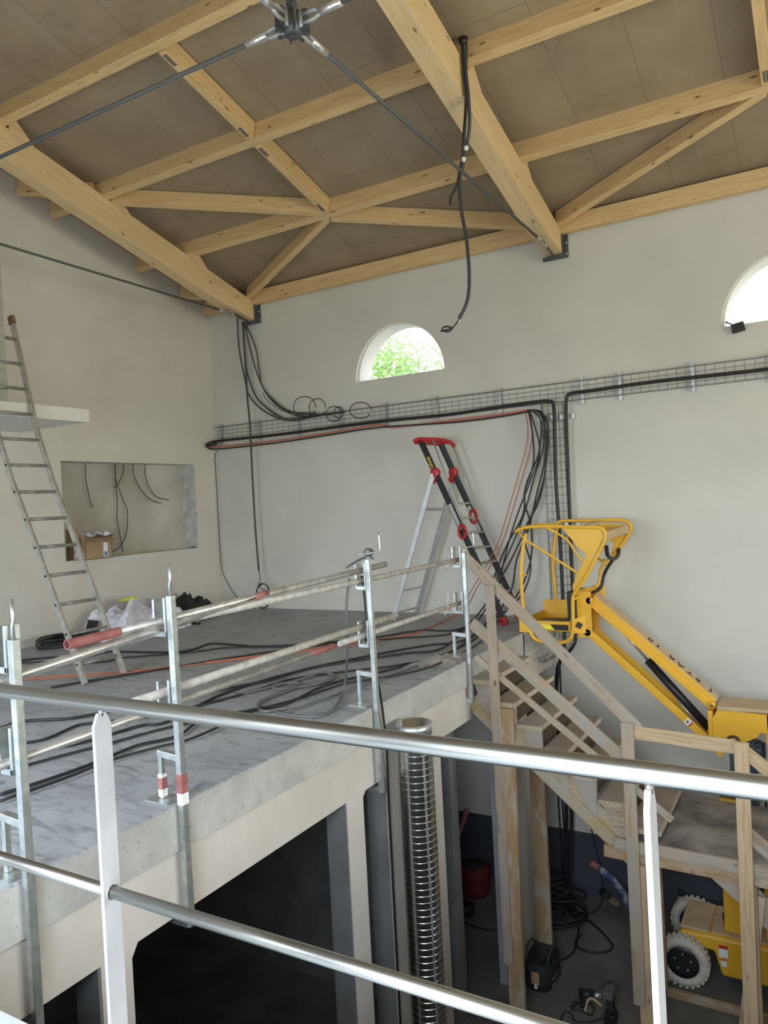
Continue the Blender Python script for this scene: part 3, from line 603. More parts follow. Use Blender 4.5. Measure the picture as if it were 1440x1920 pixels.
for i, (cx, cy, rx, ry, l_) in enumerate([(573, 608, 62, 58, 'largest black cable ring above the tray'), (645, 612, 46, 50, 'black cable ring beside the largest ring above the tray'), (738, 648, 44, 42, 'small black cable ring in the middle above the tray'), (765, 640, 26, 32, 'smallest black cable ring above the tray'), (888, 628, 60, 45, 'black cable ring farthest right above the tray')]):
    P = [Wc(cx+rx*math.cos(a_), cy+ry*math.sin(a_), 9.06-.01*i) for a_ in [2*math.pi*k/20+.4 for k in range(20)]]
    cable('cable_ring', P, .0065, 'cable', l_, 'cable', None, None, 2)
cable('thin_wire', [Wc(*q, 9.15) for q in ((85, 850), (62, 890), (60, 1000), (70, 1150), (90, 1400), (110, 1530), (150, 1620), (200, 1690), (250, 1745), (300, 1752), (330, 1742))], .0055, 'cable', 'thin black wire falling from the tray end down the left corner', 'wire')
P = [Wc(316, 1530, 9.0), Wc(325, 1590, 8.98), Wc(312, 1610, 8.97)]
for k in range(26): a_ = k*.75; P.append(Wc(340+38*math.cos(a_)+4*math.sin(k), 1672+70*math.sin(a_)+3*math.cos(k*1.7), 8.98-.004*k))
cable('wire_coil', P, .006, 'cable', 'black wire coil hanging under the straight conduit by the wall foot', 'coil', None, None, 3)
# cables hanging by the middle rafter
def Hc(px, py, y): return at(px, py, 1, y)
hb = thing('hanging_cables', (-2.52, 6.2, 8.9), 'black cables hanging from the roof beside the middle thick rafter', 'cable')
MB().tube([Hc(868, 72, 6.30), Hc(869, 84, 6.30)], .045, None, 12, True, .03).build('roof_sleeve', 'black', hb)
MB().tube(smooth_path([Hc(870, 75, 6.30), Hc(873, 130, 6.3), Hc(879, 190, 6.32), Hc(880, 240, 6.35), Hc(872, 290, 6.4), Hc(864, 330, 6.42), Hc(862, 355, 6.42), Hc(866, 400, 6.4), Hc(875, 450, 6.38), Hc(880, 520, 6.36), Hc(876, 565, 6.34), Hc(861, 597, 6.32)]), .0165, None, 8).build('thick_cable', 'conduit', hb)
MB().tube(smooth_path([Hc(866, 75, 6.28), Hc(870, 140, 6.28), Hc(874, 190, 6.3), Hc(872, 240, 6.33), Hc(868, 285, 6.38), Hc(862, 318, 6.4), Hc(856, 350, 6.4), Hc(846, 368, 6.4), Hc(844, 384, 6.4)]), .012, None, 8).build('short_cable', 'cable', hb)
MB().tube(smooth_path([Hc(873, 76, 6.33), Hc(874, 130, 6.34), Hc(873, 200, 6.36), Hc(870, 250, 6.38), Hc(868, 300, 6.4)]), .013, None, 8).build('middle_cable', 'cable', hb)
P = [Hc(861, 597, 6.32), Hc(856, 606, 6.32), Hc(850, 613, 6.32)] + [Hc(838+9*math.cos(a_), 617+5*math.sin(a_), 6.32) for a_ in [0, 1, 2, 3, 4, 5, 6]] + [Hc(826, 621, 6.32)]
MB().tube(smooth_path(P, 3), .0075, None, 6).build('curled_wire_end', 'cable', hb)
for q in ((874, 278), (869, 299), (859, 600)): MB().tube([Hc(q[0]+1, q[1]-4, 6.36), Hc(q[0]-1, q[1]+4, 6.36)], .021, None, 8).build('white_tape', 'tag', hb)
# small black fitting at the right window sill
wf = thing('wall_fitting', (-.84, 9.19, 6.6), 'small black fitting fixed at the sill of the right half-round window', 'fitting')
MB().box(at(1384, 614, 1, 9.16), (.13, .05, .1), Matrix.Rotation(R(-10), 3, 'Y')).build('body', 'black', wf, .006)
MB().tube([at(1372, 608, 1, 9.17), at(1360, 604, 1, 9.18)], .008).build('lead', 'cable', wf)

# ================================================================== SLAB: stepladder, sheet, bags, coil
sl = thing('stepladder', (-4.2, 8.8, ZM), 'open stepladder with black front stiles and red fittings by the back wall', 'stepladder')
NT, NF = V((-4.44, 8.60, 5.72)), V((-3.374, 8.475, ZM+.02)); FT, FF = V((-4.33, 8.94, 5.70)), V((-3.40, 9.02, ZM+.02))
for t0, f0 in ((NT, NF), (FT, FF)):
    MB().bar(t0, f0, .03, .075).build('front_stile', 'black', sl, .004)
    MB().bar(f0+V((-.012, 0, -.018)), f0+(t0-f0).normalized()*.08, .045, .09).build('foot', 'red_plastic', sl, .006)
    MB().bar(t0+(f0-t0).normalized()*.9+V((.0, -.022, 0)), t0+(f0-t0).normalized()*1.25+V((.0, -.022, 0)), .008, .05).build('aluminium_plate', 'alu_clean', sl)
rears = []
for a, b_ in ((V((-4.27, 8.56, 5.30)), V((-4.90, 8.45, ZM+.02))), (V((-4.17, 8.98, 5.28)), V((-4.86, 9.03, ZM+.02)))):
    MB().bar(a, b_, .026, .06).build('rear_leg', 'alu_clean', sl, .003); rears.append((a, b_))
for f_ in (.24, .80, .955):
    MB().bar(rears[0][0].lerp(rears[0][1], f_), rears[1][0].lerp(rears[1][1], f_), .02, .022 if f_ > .5 else .04).build('rear_crossbar', 'alu_clean', sl)
for i in range(8):
    f_ = .355 + i*.083; a, b_ = NT.lerp(NF, f_), FT.lerp(FF, f_)
    MB().box((a+b_)/2, ((b_-a).length, .085, .025), frame(b_-a)).build('step', 'alu', sl, .004)
for a, b_, f0 in ((NT, NF, .18), (FT, FF, .17)):
    q = a.lerp(b_, f0); 
    MB().lathe([(-.03, .0001), (-.03, .06), (.03, .06), (.03, .0001)], q+V((0, 0, 0)), (0, 1, 0), None, 14).bar(q, q+V((-.05, 0, -.13)), .05, .07).build('hinge', 'red_plastic', sl, .004)
    q = a.lerp(b_, .52 if a is NT else .44); pr = [q+V((0, -.035, .02)) + V((.06*math.cos(t4)*.8, 0, .085*math.sin(t4))) for t4 in [2*math.pi*k/14 for k in range(15)]]
    MB().tube(pr, .018, None, 8).build('handle_loop', 'red_plastic', sl)
    hr = [q+V((.03, -.03, .10)), a+V((.17, 0, .0)), a+V((.12, 0, .03))]
    MB().tube([hr[0], hr[1]], .011, None, 8).build('hand_rail', 'alu_clean', sl)
MB().tube(smooth_path([NT+V((-.10, -.01, .01)), NT+V((-.03, 0, .03)), NT+V((.10, .0, .02)), NT.lerp(FT, .5)+V((.15, 0, .02)), FT+V((.15, 0, .0)), FT+V((.19, 0, -.06))]), .026, None, 8).bar(NT+V((-.07, .0, .0)), FT+V((-.02, 0, .0)), .07, .05).bar(NT+V((.0, .0, .0)), FT+V((.06, 0, .0)), .16, .03).build('top_tray', 'red_plastic', sl, .004)
MB().bar(NT+V((-.03, 0, .05)), NT+V((.02, 0, .0)), .03, .03).build('top_hook', 'black', sl)
def text_mesh(body, size, origin, xdir, ydir, mat, parent, name, ext=.0006, bold=0, gap=1):
    cu = bpy.data.curves.new(name, 'FONT'); cu.body = body; cu.size = size; cu.extrude = ext; cu.offset = bold; cu.space_character = gap; cu.align_x = 'CENTER'; cu.align_y = 'CENTER'
    tmp = bpy.data.objects.new(name, cu); dg = bpy.context.evaluated_depsgraph_get(); COL.objects.link(tmp); dg.update()
    me = bpy.data.meshes.new_from_object(tmp.evaluated_get(dg)); bpy.data.objects.remove(tmp)
    x = V(xdir).normalized(); y = V(ydir); y = (y - x*y.dot(x)).normalized(); z = x.cross(y)
    mw = Matrix(((x.x, y.x, z.x, origin[0]), (x.y, y.y, z.y, origin[1]), (x.z, y.z, z.z, origin[2]), (0, 0, 0, 1)))
    me.materials.clear(); me.materials.append(M[mat]); o = bpy.data.objects.new(name, me); COL.objects.link(o); o.parent = parent
    o.matrix_basis = (Matrix.Translation(-base_of(parent)) if parent else Matrix.Identity(4)) @ mw
    return o
dd = (NF-NT).normalized(); q = NT.lerp(NF, .125)
text_mesh('wakü', .085, q+V((0, -.0165, 0)), dd, (dd.z, 0, -dd.x) if (dd.z*-1) > 0 else (-dd.z, 0, dd.x), 'reflector', sl, 'maker_lettering')

# crumpled sheet by the left wall
def crumple(name, foot, h, mat, label, cat, seed, nx=26, ny=18, fold=.05):
    rnd = random.Random(seed); mb = MB(); vs = {}; a, b_, c, d = [V(p) for p in foot]
    ph = [(rnd.uniform(2, 7), rnd.uniform(2, 7), rnd.uniform(0, 6), rnd.uniform(.4, 1)) for _ in range(7)]
    for i in range(nx+1):
        for j in range(ny+1):
            u, w = i/nx, j/ny; p = a.lerp(b_, u).lerp(d.lerp(c, u), w); e = min(u, 1-u, w, 1-w)*4; e = min(1, e)**.5
            k = sum(q[3]*math.sin(q[0]*u*3+q[1]*w*3+q[2]) for q in ph)/3
            z = h*e*(.62+.25*k) + abs(fold*math.sin(9*u+7*w+3*k))*e
            vs[i, j] = mb.bm.verts.new(p + V((rnd.uniform(-.012, .012), rnd.uniform(-.012, .012), max(.004, z))))
    for i in range(nx):
        for j in range(ny): mb.bm.faces.new((vs[i, j], vs[i+1, j], vs[i+1, j+1], vs[i, j+1]))
    per = [vs[i, 0] for i in range(nx+1)] + [vs[nx, j] for j in range(1, ny+1)] + [vs[i, ny] for i in range(nx-1, -1, -1)] + [vs[0, j] for j in range(ny-1, 0, -1)]
    lo = [mb.bm.verts.new((p.co.x, p.co.y, a.z+.001)) for p in per]
    for k in range(len(per)): mb.bm.faces.new((per[k], per[(k+1) % len(per)], lo[(k+1) % len(per)], lo[k]))
    mb.bm.faces.new(lo); o = mb.build(name, mat)
    if label: tag(o, label, cat)
    return o
sh = crumple('plastic_sheet', [(-8.33, 6.35, ZM), (-7.25, 6.12, ZM), (-7.55, 7.55, ZM), (-8.35, 7.75, ZM)], .50, 'sheet', 'crumpled white plastic sheet over a pile by the left wall', 'sheet', 3, fold=.09)
crumple('work_bag', [(-8.35, 7.78, ZM), (-7.75, 7.72, ZM), (-7.75, 8.3, ZM), (-8.35, 8.3, ZM)], .44, 'bag', 'black fabric work bag behind the crumpled white sheet', 'bag', 5, 12, 10)
o = crumple('yellow_glove', [(-8.0, 6.75, ZM+.43), (-7.85, 6.8, ZM+.43), (-7.88, 7.0, ZM+.43), (-8.03, 6.95, ZM+.43)], .06, 'yellow_cloth', 'yellow glove lying on the crumpled white sheet', 'glove', 9, 6, 6, .01)
tag(MB().box((-7.98, 6.27, ZM+.14), (.22, .03, .24), Matrix.Rotation(R(-10), 3, 'Z') @ Matrix.Rotation(R(-20), 3, 'X')).build('dark_panel', 'bag', None, .004), 'dark flat panel leaning at the near end of the white sheet', 'panel')
P = []; rnd = random.Random(2)
for k in range(130):
    a_ = k*.5; rr = 1+.10*math.sin(k*.31); P.append(V((-8.03+.24*rr*math.cos(a_), 5.95+.34*rr*math.sin(a_), ZM+.012+.0009*k+rnd.uniform(0, .008))))
cable('cable_coil', P, .008, 'cable', 'flat black cable coil on the slab at the foot of the left wall', 'coil', None, None, 2)
tl = thing('hand_tools', (-6.6, 7.2, ZM), 'small hand tool with yellow grip lying on the slab behind the second railing post', 'tool')
a = Fl(335, 1173, .02); b_ = Fl(352, 1168, .02)
MB().tube([a, b_], .02).build('grip', 'yellow_cloth', tl); MB().box(b_+V((.05, .05, .01)), (.16, .06, .05)).build('head', 'alu', tl, .01)
tag(MB().tube([Fl(363, 1168, .02), Fl(374, 1169, .02)], .018).build('black_marker', 'black'), 'short black stub lying on the slab right of the hand tool', 'tool')

# ================================================================== GUARD RAIL CLAMPS along the slab edge
def guard(y, ztop, zbot, label, hy, pin, lean=0, hold=(4.40, 3.97)):
    X = XS+.02; g = thing('guard_post', (X+.03, y, ZM), label, 'railing post', 'clamped railing posts on the slab edge')
    MB().bar((X+.032, y, zbot), (X+.028, y+lean, ztop), .040, .036, None, (1, 0, 0)).build('upright', 'galv', g, .004)
    MB().bx(X-.22, X+.04, y-.025, y+.025, zbot-.0, zbot+.04).build('lower_jaw', 'galv', g, .003)
    MB().bar((X+.01, y, 3.68), (X-.13, y, 3.69), .036, .034).bar((X-.115, y, 3.45), (X-.115, y, 3.70), .026, .026, None, (1, 0, 0)).build('upper_arm', 'galv', g, .002)
    MB().bx(X-.19, X-.03, y-.06, y+.06, 3.441, 3.449).build('foot_plate', 'galv', g)
    for hz in hold:
        pr = []
        mb = MB(); mb.bx(X-.085, X+.008, y-.036, y-.028, hz-.08, hz-.055).bx(X-.085, X+.008, y+.028, y+.036, hz-.08, hz-.055)
        mb.bx(X-.085, X-.07, y-.036, y+.036, hz-.08, hz+.05).bx(X-.006, X+.008, y-.036, y+.036, hz-.08, hz+.12).bx(X-.085, X+.0, y-.03, y+.03, hz-.085, hz-.07)
        mb.bx(X-.085, X-.07, y-.036, y+.036, hz+.05, hz+.11).build('tube_holder', 'galv', g, .002)
    c = V((X+.03, y+lean, ztop))
    if pin == 'rod': MB().tube([c+V((0, 0, -.02)), c+V((-.004, 0, .06)), c+V((.004, 0, .075)), c+V((.0, 0, .17))], .008).build('locking_pin', 'galv', g)
    else: MB().tube(smooth_path([c+V((-.09, -.03, .035)), c+V((.03, .0, .045)), c+V((.09, .02, .055)), c+V((.095, .02, .08)), c+V((.09, .02, .20))], 3), .006).tube([c+V((0, 0, -.02)), c+V((0, 0, .05))], .009).build('locking_pin', 'galv', g)
    return g
guard(1.955, 4.46, 2.78, 'galvanised railing post on the slab edge, nearest at the far left', 0, 'rod', -.01)
g2 = guard(2.84, 4.53, 2.80, 'galvanised railing post on the slab edge with red and white paint marks', 0, 'rod', -.01)
MB().bx(XS+.0325, XS+.0705, 2.815, 2.858, 3.50, 3.60).build('red_paint_mark', 'red_tube', g2); MB().bx(XS+.0325, XS+.0705, 2.815, 2.860, 3.44, 3.50).build('white_paint_mark', 'paper', g2)
MB().bx(XS-.110, XS-.08, 2.822, 2.858, 3.46, 3.58).build('white_paint_patch', 'paper', g2); MB().bx(XS-.1105, XS-.0795, 2.8215, 2.8585, 3.50, 3.56).build('red_paint_patch', 'red_tube', g2)
g3 = guard(4.81, 4.545, 2.80, 'galvanised railing post on the slab edge in front of the wall coil, third one', 0, 'bent', -.02)
guard(6.50, 4.46, 3.05, 'galvanised railing post at the head of the wooden stair', 0, 'bent', 0)
tw = MB()
for s_ in (-1, 1): tw.tube(smooth_path([(XS-.09, 4.70, 4.49), (XS-.0, 4.78, 4.55), (XS+.05, 4.80+.02*s_, 4.565), (XS+.07, 4.82+.02*s_, 4.60), (XS+.04, 4.80, 4.62), (XS+.02, 4.79, 4.59), (XS+.09, 4.81, 4.545)], 3), .008)
tag(tw.build('twisted_wire_tie', 'dark_steel'), 'twisted dark wire tied on top of the third railing post', 'wire')
XT = XS-.045
def gtube(name, p0, p1, mat, label, red=None, r=.0235):
    p0, p1 = V(p0), V(p1); t_ = thing(name, p0, label, 'railing tube'); d = (p1-p0).normalized(); 
    a, b_ = p0, p1
    if red is not None:
        e, ln = red
        if e == 0:
            q_ = MB().tube([p0, p0+d*ln], r+.0005, None, 18, False).tube([p0, p0+d*ln], r-.004, None, 18, False); fr_ = frame(d); ring = [[q_.bm.verts.new(p0 + fr_ @ V((0, rr*math.cos(2*math.pi*k/18), rr*math.sin(2*math.pi*k/18)))) for k in range(18)] for rr in (r+.0005, r-.004)]
            for k in range(18): q_.bm.faces.new((ring[0][k], ring[0][(k+1) % 18], ring[1][(k+1) % 18], ring[1][k]))
            q_.build('red_end', 'red_tube', t_); a = p0 + d*ln
        else: MB().tube([p1-d*ln, p1], r+.0005, None, 14).build('red_end', 'red_tube', t_); b_ = p1 - d*ln
    MB().tube([a, a.lerp(b_, .5), b_], r, None, 14).build('tube', mat, t_); return t_
gtube('guard_tube', (XT, 1.40, 4.235), (XT, 3.72, 4.425), 'tube', 'upper galvanised railing tube passing the first and second posts', (1, .13))
gtube('guard_tube', (XT, 2.268, 4.372), (XT, 5.20, 4.470), 'tube', 'upper galvanised railing tube with an open faded red end before the second post', (0, .30))
gtube('guard_tube', (XT-.0, 2.95, 4.372), (XT, 6.60, 4.385), 'tube_old', 'upper cement-spattered railing tube running to the stair head post', (1, .10), .0215)
gtube('guard_tube', (XT, 1.40, 3.918), (XT, 4.42, 3.966), 'tube', 'lower galvanised railing tube passing two posts, faded red end before the third', (1, .28), .021)
gtube('guard_tube', (XT, 2.55, 4.012), (XT, 5.33, 4.045), 'tube_old', 'lower railing tube ending open just past the third post')
gtube('guard_tube', (XT, 4.50, 3.965), (XT, 6.62, 3.975), 'tube_old', 'lower cement-spattered railing tube from the third post to the stair head post', None, .021)
for y, z0 in ((6.33, 4.33), (6.25, 3.92)):
    o = MB().tube(smooth_path([(XT+.03, y, z0+.19), (XT+.02, y, z0+.10), (XT+.0, y+.0, z0+.0), (XT-.03, y+.03, z0-.01), (XT-.01, y+.12, z0+.02)], 3), .008).build('tube_hook', 'tube_old'); tag(o, 'bent steel hook on the %s railing tube near the stair head' % ('upper' if z0 > 4 else 'lower'), 'hook')
X4 = XS+.02
cable('hanging_hose', [at(655, 1085, 0, XT-.05), at(650, 1130, 0, XT-.05), at(650, 1180, 0, XT-.08), at(651, 1233, 0, -3.2), Fl(645, 1290, .05), Fl(627, 1327, .015), Fl(600, 1342, .015), Fl(567, 1343, .015), Fl(530, 1338, .015), Fl(517, 1335, .015)], .011, 'hose', 'grey hose hanging from the upper tube and curling on the slab by the third post', 'hose')
cable('edge_cable', [at(679, 1080, 0, XT), at(684, 1125, 0, XT), at(690, 1190, 0, XT+.02), at(706, 1265, 0, -2.97), at(715, 1315, 0, -2.965), V((-2.975, 4.93, 3.1)), V((-3.0, 4.965, 2.6)), V((-3.0, 4.965, 1.3)), V((-3.0, 4.965, .05))], .010, 'cable', 'dark cable running down the slab edge beside the third post to the ground', 'cable')
crumple('cloth_rag', [(XS-.42, 6.0, ZM), (XS-.02, 6.35, ZM), (XS-.03, 6.75, ZM), (XS-.2, 6.55, ZM)], .07, 'ply', 'crumpled grey cement sack on the slab edge at the stair head', 'sack', 11, 14, 8, .02)

# ================================================================== SPIRAL DUCT
dct = thing('spiral_duct', (-2.80, 5.06, 0), 'shiny galvanised spiral duct standing upright in front of the pier', 'duct')
DC = V((-2.80, 5.06, 0)); prof = []; z = 0.005
while z < 3.22: prof += [(z, .1335), (z+.002, .1335), (z+.041, .1335), (z+.043, .1335), (z+.0445, .1365), (z+.0475, .1365), (z+.049, .1335)]; z += .050
prof += [(3.27, .1335), (3.27, .128), (.02, .128)]
MB().lathe(prof, DC, (0, 0, 1), None, 48).build('spiral_pipe', 'duct', dct)
sm = MB(); sm.bx(DC.x+.10, DC.x+.118, DC.y-.082, DC.y-.070, .01, 3.1).build('lengthwise_seam', 'galv', dct)
MB().lathe([(3.20, .1345), (3.20, .137), (3.275, .137), (3.275, .1345)], DC, (0, 0, 1), None, 48, True).build('end_collar', 'galv', dct)

# ================================================================== WOODEN STAIR
YF = 6.58                                 # front face of the stringers
stair = thing('wooden_stair', (-2.9, 7.1, 1.97), 'site-built wooden stair from the grey slab down to the landing', 'stair')
SA, SB = V((-2.985, 0, 3.05)), V((-1.42, 0, 1.63))
for y in (YF+.03, 7.62):
    MB_ = None
    p0 = V((-2.975, y, 3.075)); p1 = V((-1.50, y, 1.79)); dv = (p1-p0).normalized()
    plank('stringer', p0 - dv*.0, p1, .06, .22, 'yellow_board', stair, (0, 0, 1))
    plank('stringer_ledger', p0 + V((.02, -.045 if y < 7 else .045, -.10)), p1 + V((.05, -.045 if y < 7 else .045, -.075)), .03, .10, 'yellow_board', stair, (0, 0, 1))
for i in range(7):
    zt = 3.262 - i*.1935; xn = -2.79 + i*.236; x0 = xn - .225 if i else -2.985
    if i < 6: mats = 'dusty_board' if i in (0, 2) else 'tread'
    else: mats = 'tread'; xn += .05
    st = MB().bx(x0, xn, YF-.05, 7.68, zt-.04, zt, ).build('tread', mats, stair, .004)
    MB().bx(xn-.004, xn+.004, YF-.05, 7.68, zt-.045, zt+.001).build('nosing', 'nosing', stair, .001)
    MB().bx(xn-.035, xn-.02, YF+.02, 7.62, zt-.19, zt-.041).build('riser', 'film_ply', stair)
    if i < 6: 
        MB().prism([(x0+.02, YF-.012, zt-.042), (xn-.004, YF-.012, zt-.042), (xn-.004, YF-.012, zt-.36), (xn-.05, YF-.012, zt-.36)], (0, .03, 0)).build('side_cheek', 'dusty_board' if i % 2 == 0 else 'shutter', stair)
    MB().bx(x0+.03, xn-.02, YF-.052, YF-.045, zt-.045, zt-.002).build('tread_end', 'yellow_board', stair)
land = thing('stair_landing', (-1.1, 7.1, 1.97), 'dusty plywood stair landing on timber joists', 'landing')
MB().bx(-1.66, -.42, 6.52, 7.72, 1.955, 1.975).build('plywood_deck', 'ply', land)
plank('edge_board', (-1.70, 6.50, 1.955), (-.50, 6.50, 1.935), .035, .10, 'shutter', land)
plank('joist', (-1.80, 6.56, 1.86), (-.52, 6.56, 1.84), .08, .10, 'stud', land); plank('joist', (-1.70, 7.66, 1.88), (-.42, 7.66, 1.88), .08, .13, 'stud', land); plank('joist', (-1.62, 7.1, 1.88), (-.42, 7.1, 1.88), .06, .12, 'stud', land)
low = thing('wooden_stair', (-.5, 7.1, .2), 'lower flight of the wooden stair leaving to the right of the landing', 'stair')
for y in (6.60, 7.60):
    plank('stringer', (-.93, y, 1.88), (.95, y, .30), .04, .20, 'shutter', low)
for i in range(8):
    zt = 1.93-.2*(i+.3); x0 = -.50+.24*i
    MB().bx(x0, x0+.25, 6.55, 7.66, zt-.035, zt).build('tread', 'shutter', low, .004)
    MB().bx(x0+.03, x0+.12, 6.585, 7.62, zt-.10, zt-.036).build('tread_block', 'stud_new', low)
# posts and rails
def tplank(name, a, b_, w, h, mat, label, cat='board', upv=(0, 0, 1), group=None):
    o = plank(name, a, b_, w, h, mat, None, upv); tag(o, label, cat, group); return o
pp = thing('stair_post', (-2.70, 6.49, 0), 'tall doubled timber post at the top of the stair, nearest the duct', 'post')
mbp = plank('front_board', (-2.715, 6.475, .66), (-2.715, 6.475, 4.16), .03, .085, 'shutter', pp, (1, 0, 0))
plank('rear_board', (-2.665, 6.515, 0), (-2.640, 6.515, 3.02), .045, .15, 'stud', pp, (1, 0, 0))
pp = thing('stair_post', (-1.56, 6.49, 0), 'weathered timber post where the stair meets the landing', 'post')
plank('front_board', (-1.545, 6.47, .62), (-1.538, 6.47, 3.01), .03, .10, 'shutter', pp, (1, 0, 0))
plank('rear_board', (-1.50, 6.505, 0), (-1.50, 6.505, 1.80), .045, .10, 'stud_new', pp, (1, 0, 0))
pp = thing('stair_post', (-.67, 6.49, 0), 'pale timber post at the right end of the landing', 'post')
plank('front_board', (-.70, 6.465, 0), (-.668, 6.465, 2.945), .04, .105, 'stud_new', pp, (1, 0, 0))
plank('rear_board', (-.66, 6.51, 0), (-.66, 6.51, 1.80), .045, .10, 'stud', pp, (1, 0, 0))
tplank('stair_prop', (-.83, 6.54, .02), (-.60, 6.54, 1.72), .04, .09, 'stud', 'slanting timber prop behind the right landing post', 'post', (1, 0, 0))
tplank('stair_prop', (-.545, 6.75, 0), (-.53, 6.75, 1.52), .04, .07, 'stud_new', 'thin upright board right of the landing post', 'post', (1, 0, 0))
tplank('stair_post', (-2.80, 7.70, 0), (-2.79, 7.70, 2.86), .05, .16, 'stud', 'wide brown timber post under the back of the stair', 'post', (1, 0, 0))
tplank('landing_stud', (-1.575, 7.64, .08), (-1.58, 7.64, 1.81), .04, .055, 'stud', 'thin dark stud under the rear left of the landing', 'post', (1, 0, 0))
tplank('sole_plate', (-1.56, 7.66, .04), (.30, 7.62, .04), .05, .075, 'stud', 'timber sole plate lying on the ground under the landing', 'board')
tplank('sole_plate', (-1.60, 7.55, .04), (-1.52, 6.60, .04), .05, .07, 'stud', 'timber sole plate lying on the ground left of the lift wheel', 'board')
tplank('handrail_board', (-2.975, 6.515, 4.425), (-1.46, 6.515, 2.95), .027, .10, 'shutter', 'sloping top handrail board of the wooden stair', 'handrail')
tplank('mid_rail_board', (-2.93, 6.515, 3.80), (-1.60, 6.515, 2.69), .027, .11, 'mid_board', 'sloping middle guard board of the wooden stair', 'rail')
tplank('low_rail_board', (-2.91, 6.52, 3.48), (-1.22, 6.52, 2.22), .025, .058, 'shutter', 'narrow sloping lower guard board of the wooden stair', 'rail')
tplank('landing_rail_board', (-1.49, 6.505, 2.925), (-.72, 6.505, 2.890), .027, .11, 'stud_new', 'pale top rail board along the landing', 'rail')
tplank('handrail_board', (-.68, 6.505, 2.885), (.9, 6.505, 1.62), .027, .10, 'stud_new', 'pale handrail board descending right from the landing', 'handrail')
tplank('mid_rail_board', (-.68, 6.505, 2.23), (.9, 6.505, .95), .027, .11, 'shutter', 'lower guard board descending right from the landing', 'rail')

# ================================================================== YELLOW MAST LIFT
lift = thing('mast_lift', (-.9, 8.3, 0), 'yellow electric mast boom lift parked behind the wooden stair', 'boom lift')
ya, yb = 7.98, 8.62
bodyp = [(-1.58, .38), (-1.52, .47), (-1.25, .50), (-1.18, .50), (-.95, .47), (.45, .47), (.45, .16), (-1.12, .16), (-1.20, .24), (-1.24, .40), (-1.40, .50), (-1.55, .44)]
bd = MB().prism([(-1.52, ya, .36), (-1.48, ya, .50), (-1.20, ya, .515), (.45, ya, .50), (.45, ya, .13), (-1.10, ya, .13), (-1.16, ya, .36)], (0, yb-ya, 0)).build('chassis', 'yellow', lift, .03)
MB().bx(-1.48, -1.20, ya+.04, yb-.04, .505, .535).build('hood', 'yellow_dust', lift, .012)
MB().bx(-1.19, -.10, ya+.05, yb-.03, .51, .528).build('deck_cover', 'yellow_dust', lift, .01)
MB().bx(-1.05, .35, ya+.06, yb-.06, .06, .13).build('belly_pan', 'mast', lift)
for (wx, wy, s_) in ((-1.44, 7.91, -1), (-1.44, 8.70, 1), (.05, 7.91, -1), (.05, 8.70, 1)):
    wh = MB().lathe([(-.055, .155), (-.065, .20), (-.055, .232), (-.02, .245), (.02, .245), (.055, .232), (.065, .20), (.055, .155)], (wx, wy, .245), (0, 1, 0), None, 40, True)
    for k in range(26):
        a_ = 2*math.pi*k/26; fr = Matrix.Rotation(-a_, 3, 'Y'); 
        for sgn in (-1, 1): wh.box(V((wx, wy+sgn*.034, .245)) + fr @ V((.240, 0, 0)), (.018, .052, .030), fr)
    wo = wh.build('wheel', 'tyre', lift)
    rim = MB().lathe([(-.045, .0001), (-.045, .10), (-.055, .155), (.055, .155), (.045, .10), (.045, .0001)], (wx, wy, .245), (0, 1, 0), None, 32)
    rim.build('rim', 'black', wo)
    nb = MB()
    for k in range(5): a_ = 2*math.pi*k/5+.3; nb.lathe([(0, .0001), (0, .011), (.012, .011), (.012, .0001)], (wx+.08*math.cos(a_), wy+s_*.045, .245+.08*math.sin(a_)), (0, s_, 0), None, 6)
    nb.build('wheel_nut', 'alu', wo)
MB().bx(-1.115, -1.035, ya-.0125, ya-.0105, .33, .45, 'paper').bx(-1.115, -1.035, ya-.0135, ya-.0125, .415, .45, 'label_red').build('warning_label', 'paper', lift)
MB().bx(-1.10, -1.05, ya-.0125, ya-.0105, .24, .315, 'paper').bx(-1.10, -1.05, ya-.0135, ya-.0125, .30, .315, 'label_red').build('small_warning_label', 'paper', lift)
cable('deck_handle', [(-1.02, 8.15, .53), (-1.08, 8.2, .56), (-1.1, 8.3, .60), (-1.05, 8.4, .58), (-1.0, 8.42, .53)], .008, 'black', None, parent=lift)
MB().bx(-1.07, -.78, 8.10, 8.42, .40, 1.85).build('mast_cover', 'yellow', lift, .01)
MB().bx(-.70, -.45, 8.10, 8.40, .40, 1.3).build('battery_tower', 'yellow', lift, .02)
mm = MB()
for x0, x1 in ((-.955, -.90), (-.89, -.80), (-.79, -.72)): mm.bx(x0, x1, 8.14, 8.40, 1.5, 2.47)
mm.bx(-.94, -.73, 8.2, 8.42, 1.5, 2.44).build('mast_profile', 'mast', lift, .004)
MB().box((-.69, 8.2, 2.36), (.12, .1, .12)).lathe([(-.02, .0001), (-.02, .035), (.02, .035), (.02, .0001)], (-.69, 8.14, 2.36), (0, 1, 0), None, 16).build('pulley_block', 'mast', lift, .01)
MB().tube(smooth_path([(-.70, 8.14, 2.46), (-.66, 8.14, 2.45), (-.645, 8.14, 2.38), (-.645, 8.14, 2.1), (-.65, 8.14, 1.7)]), .011).build('mast_hose', 'black', lift)
MB().tube([(-1.05, 8.16, 2.12), (-1.05, 8.16, 1.86)], .014).tube([(-.985, 8.16, 2.12), (-.985, 8.16, 1.86)], .014).bx(-1.06, -.93, 8.14, 8.18, 2.08, 2.11).bx(-1.06, -.93, 8.14, 8.18, 1.86, 1.9).build('guard_bracket', 'black', lift)
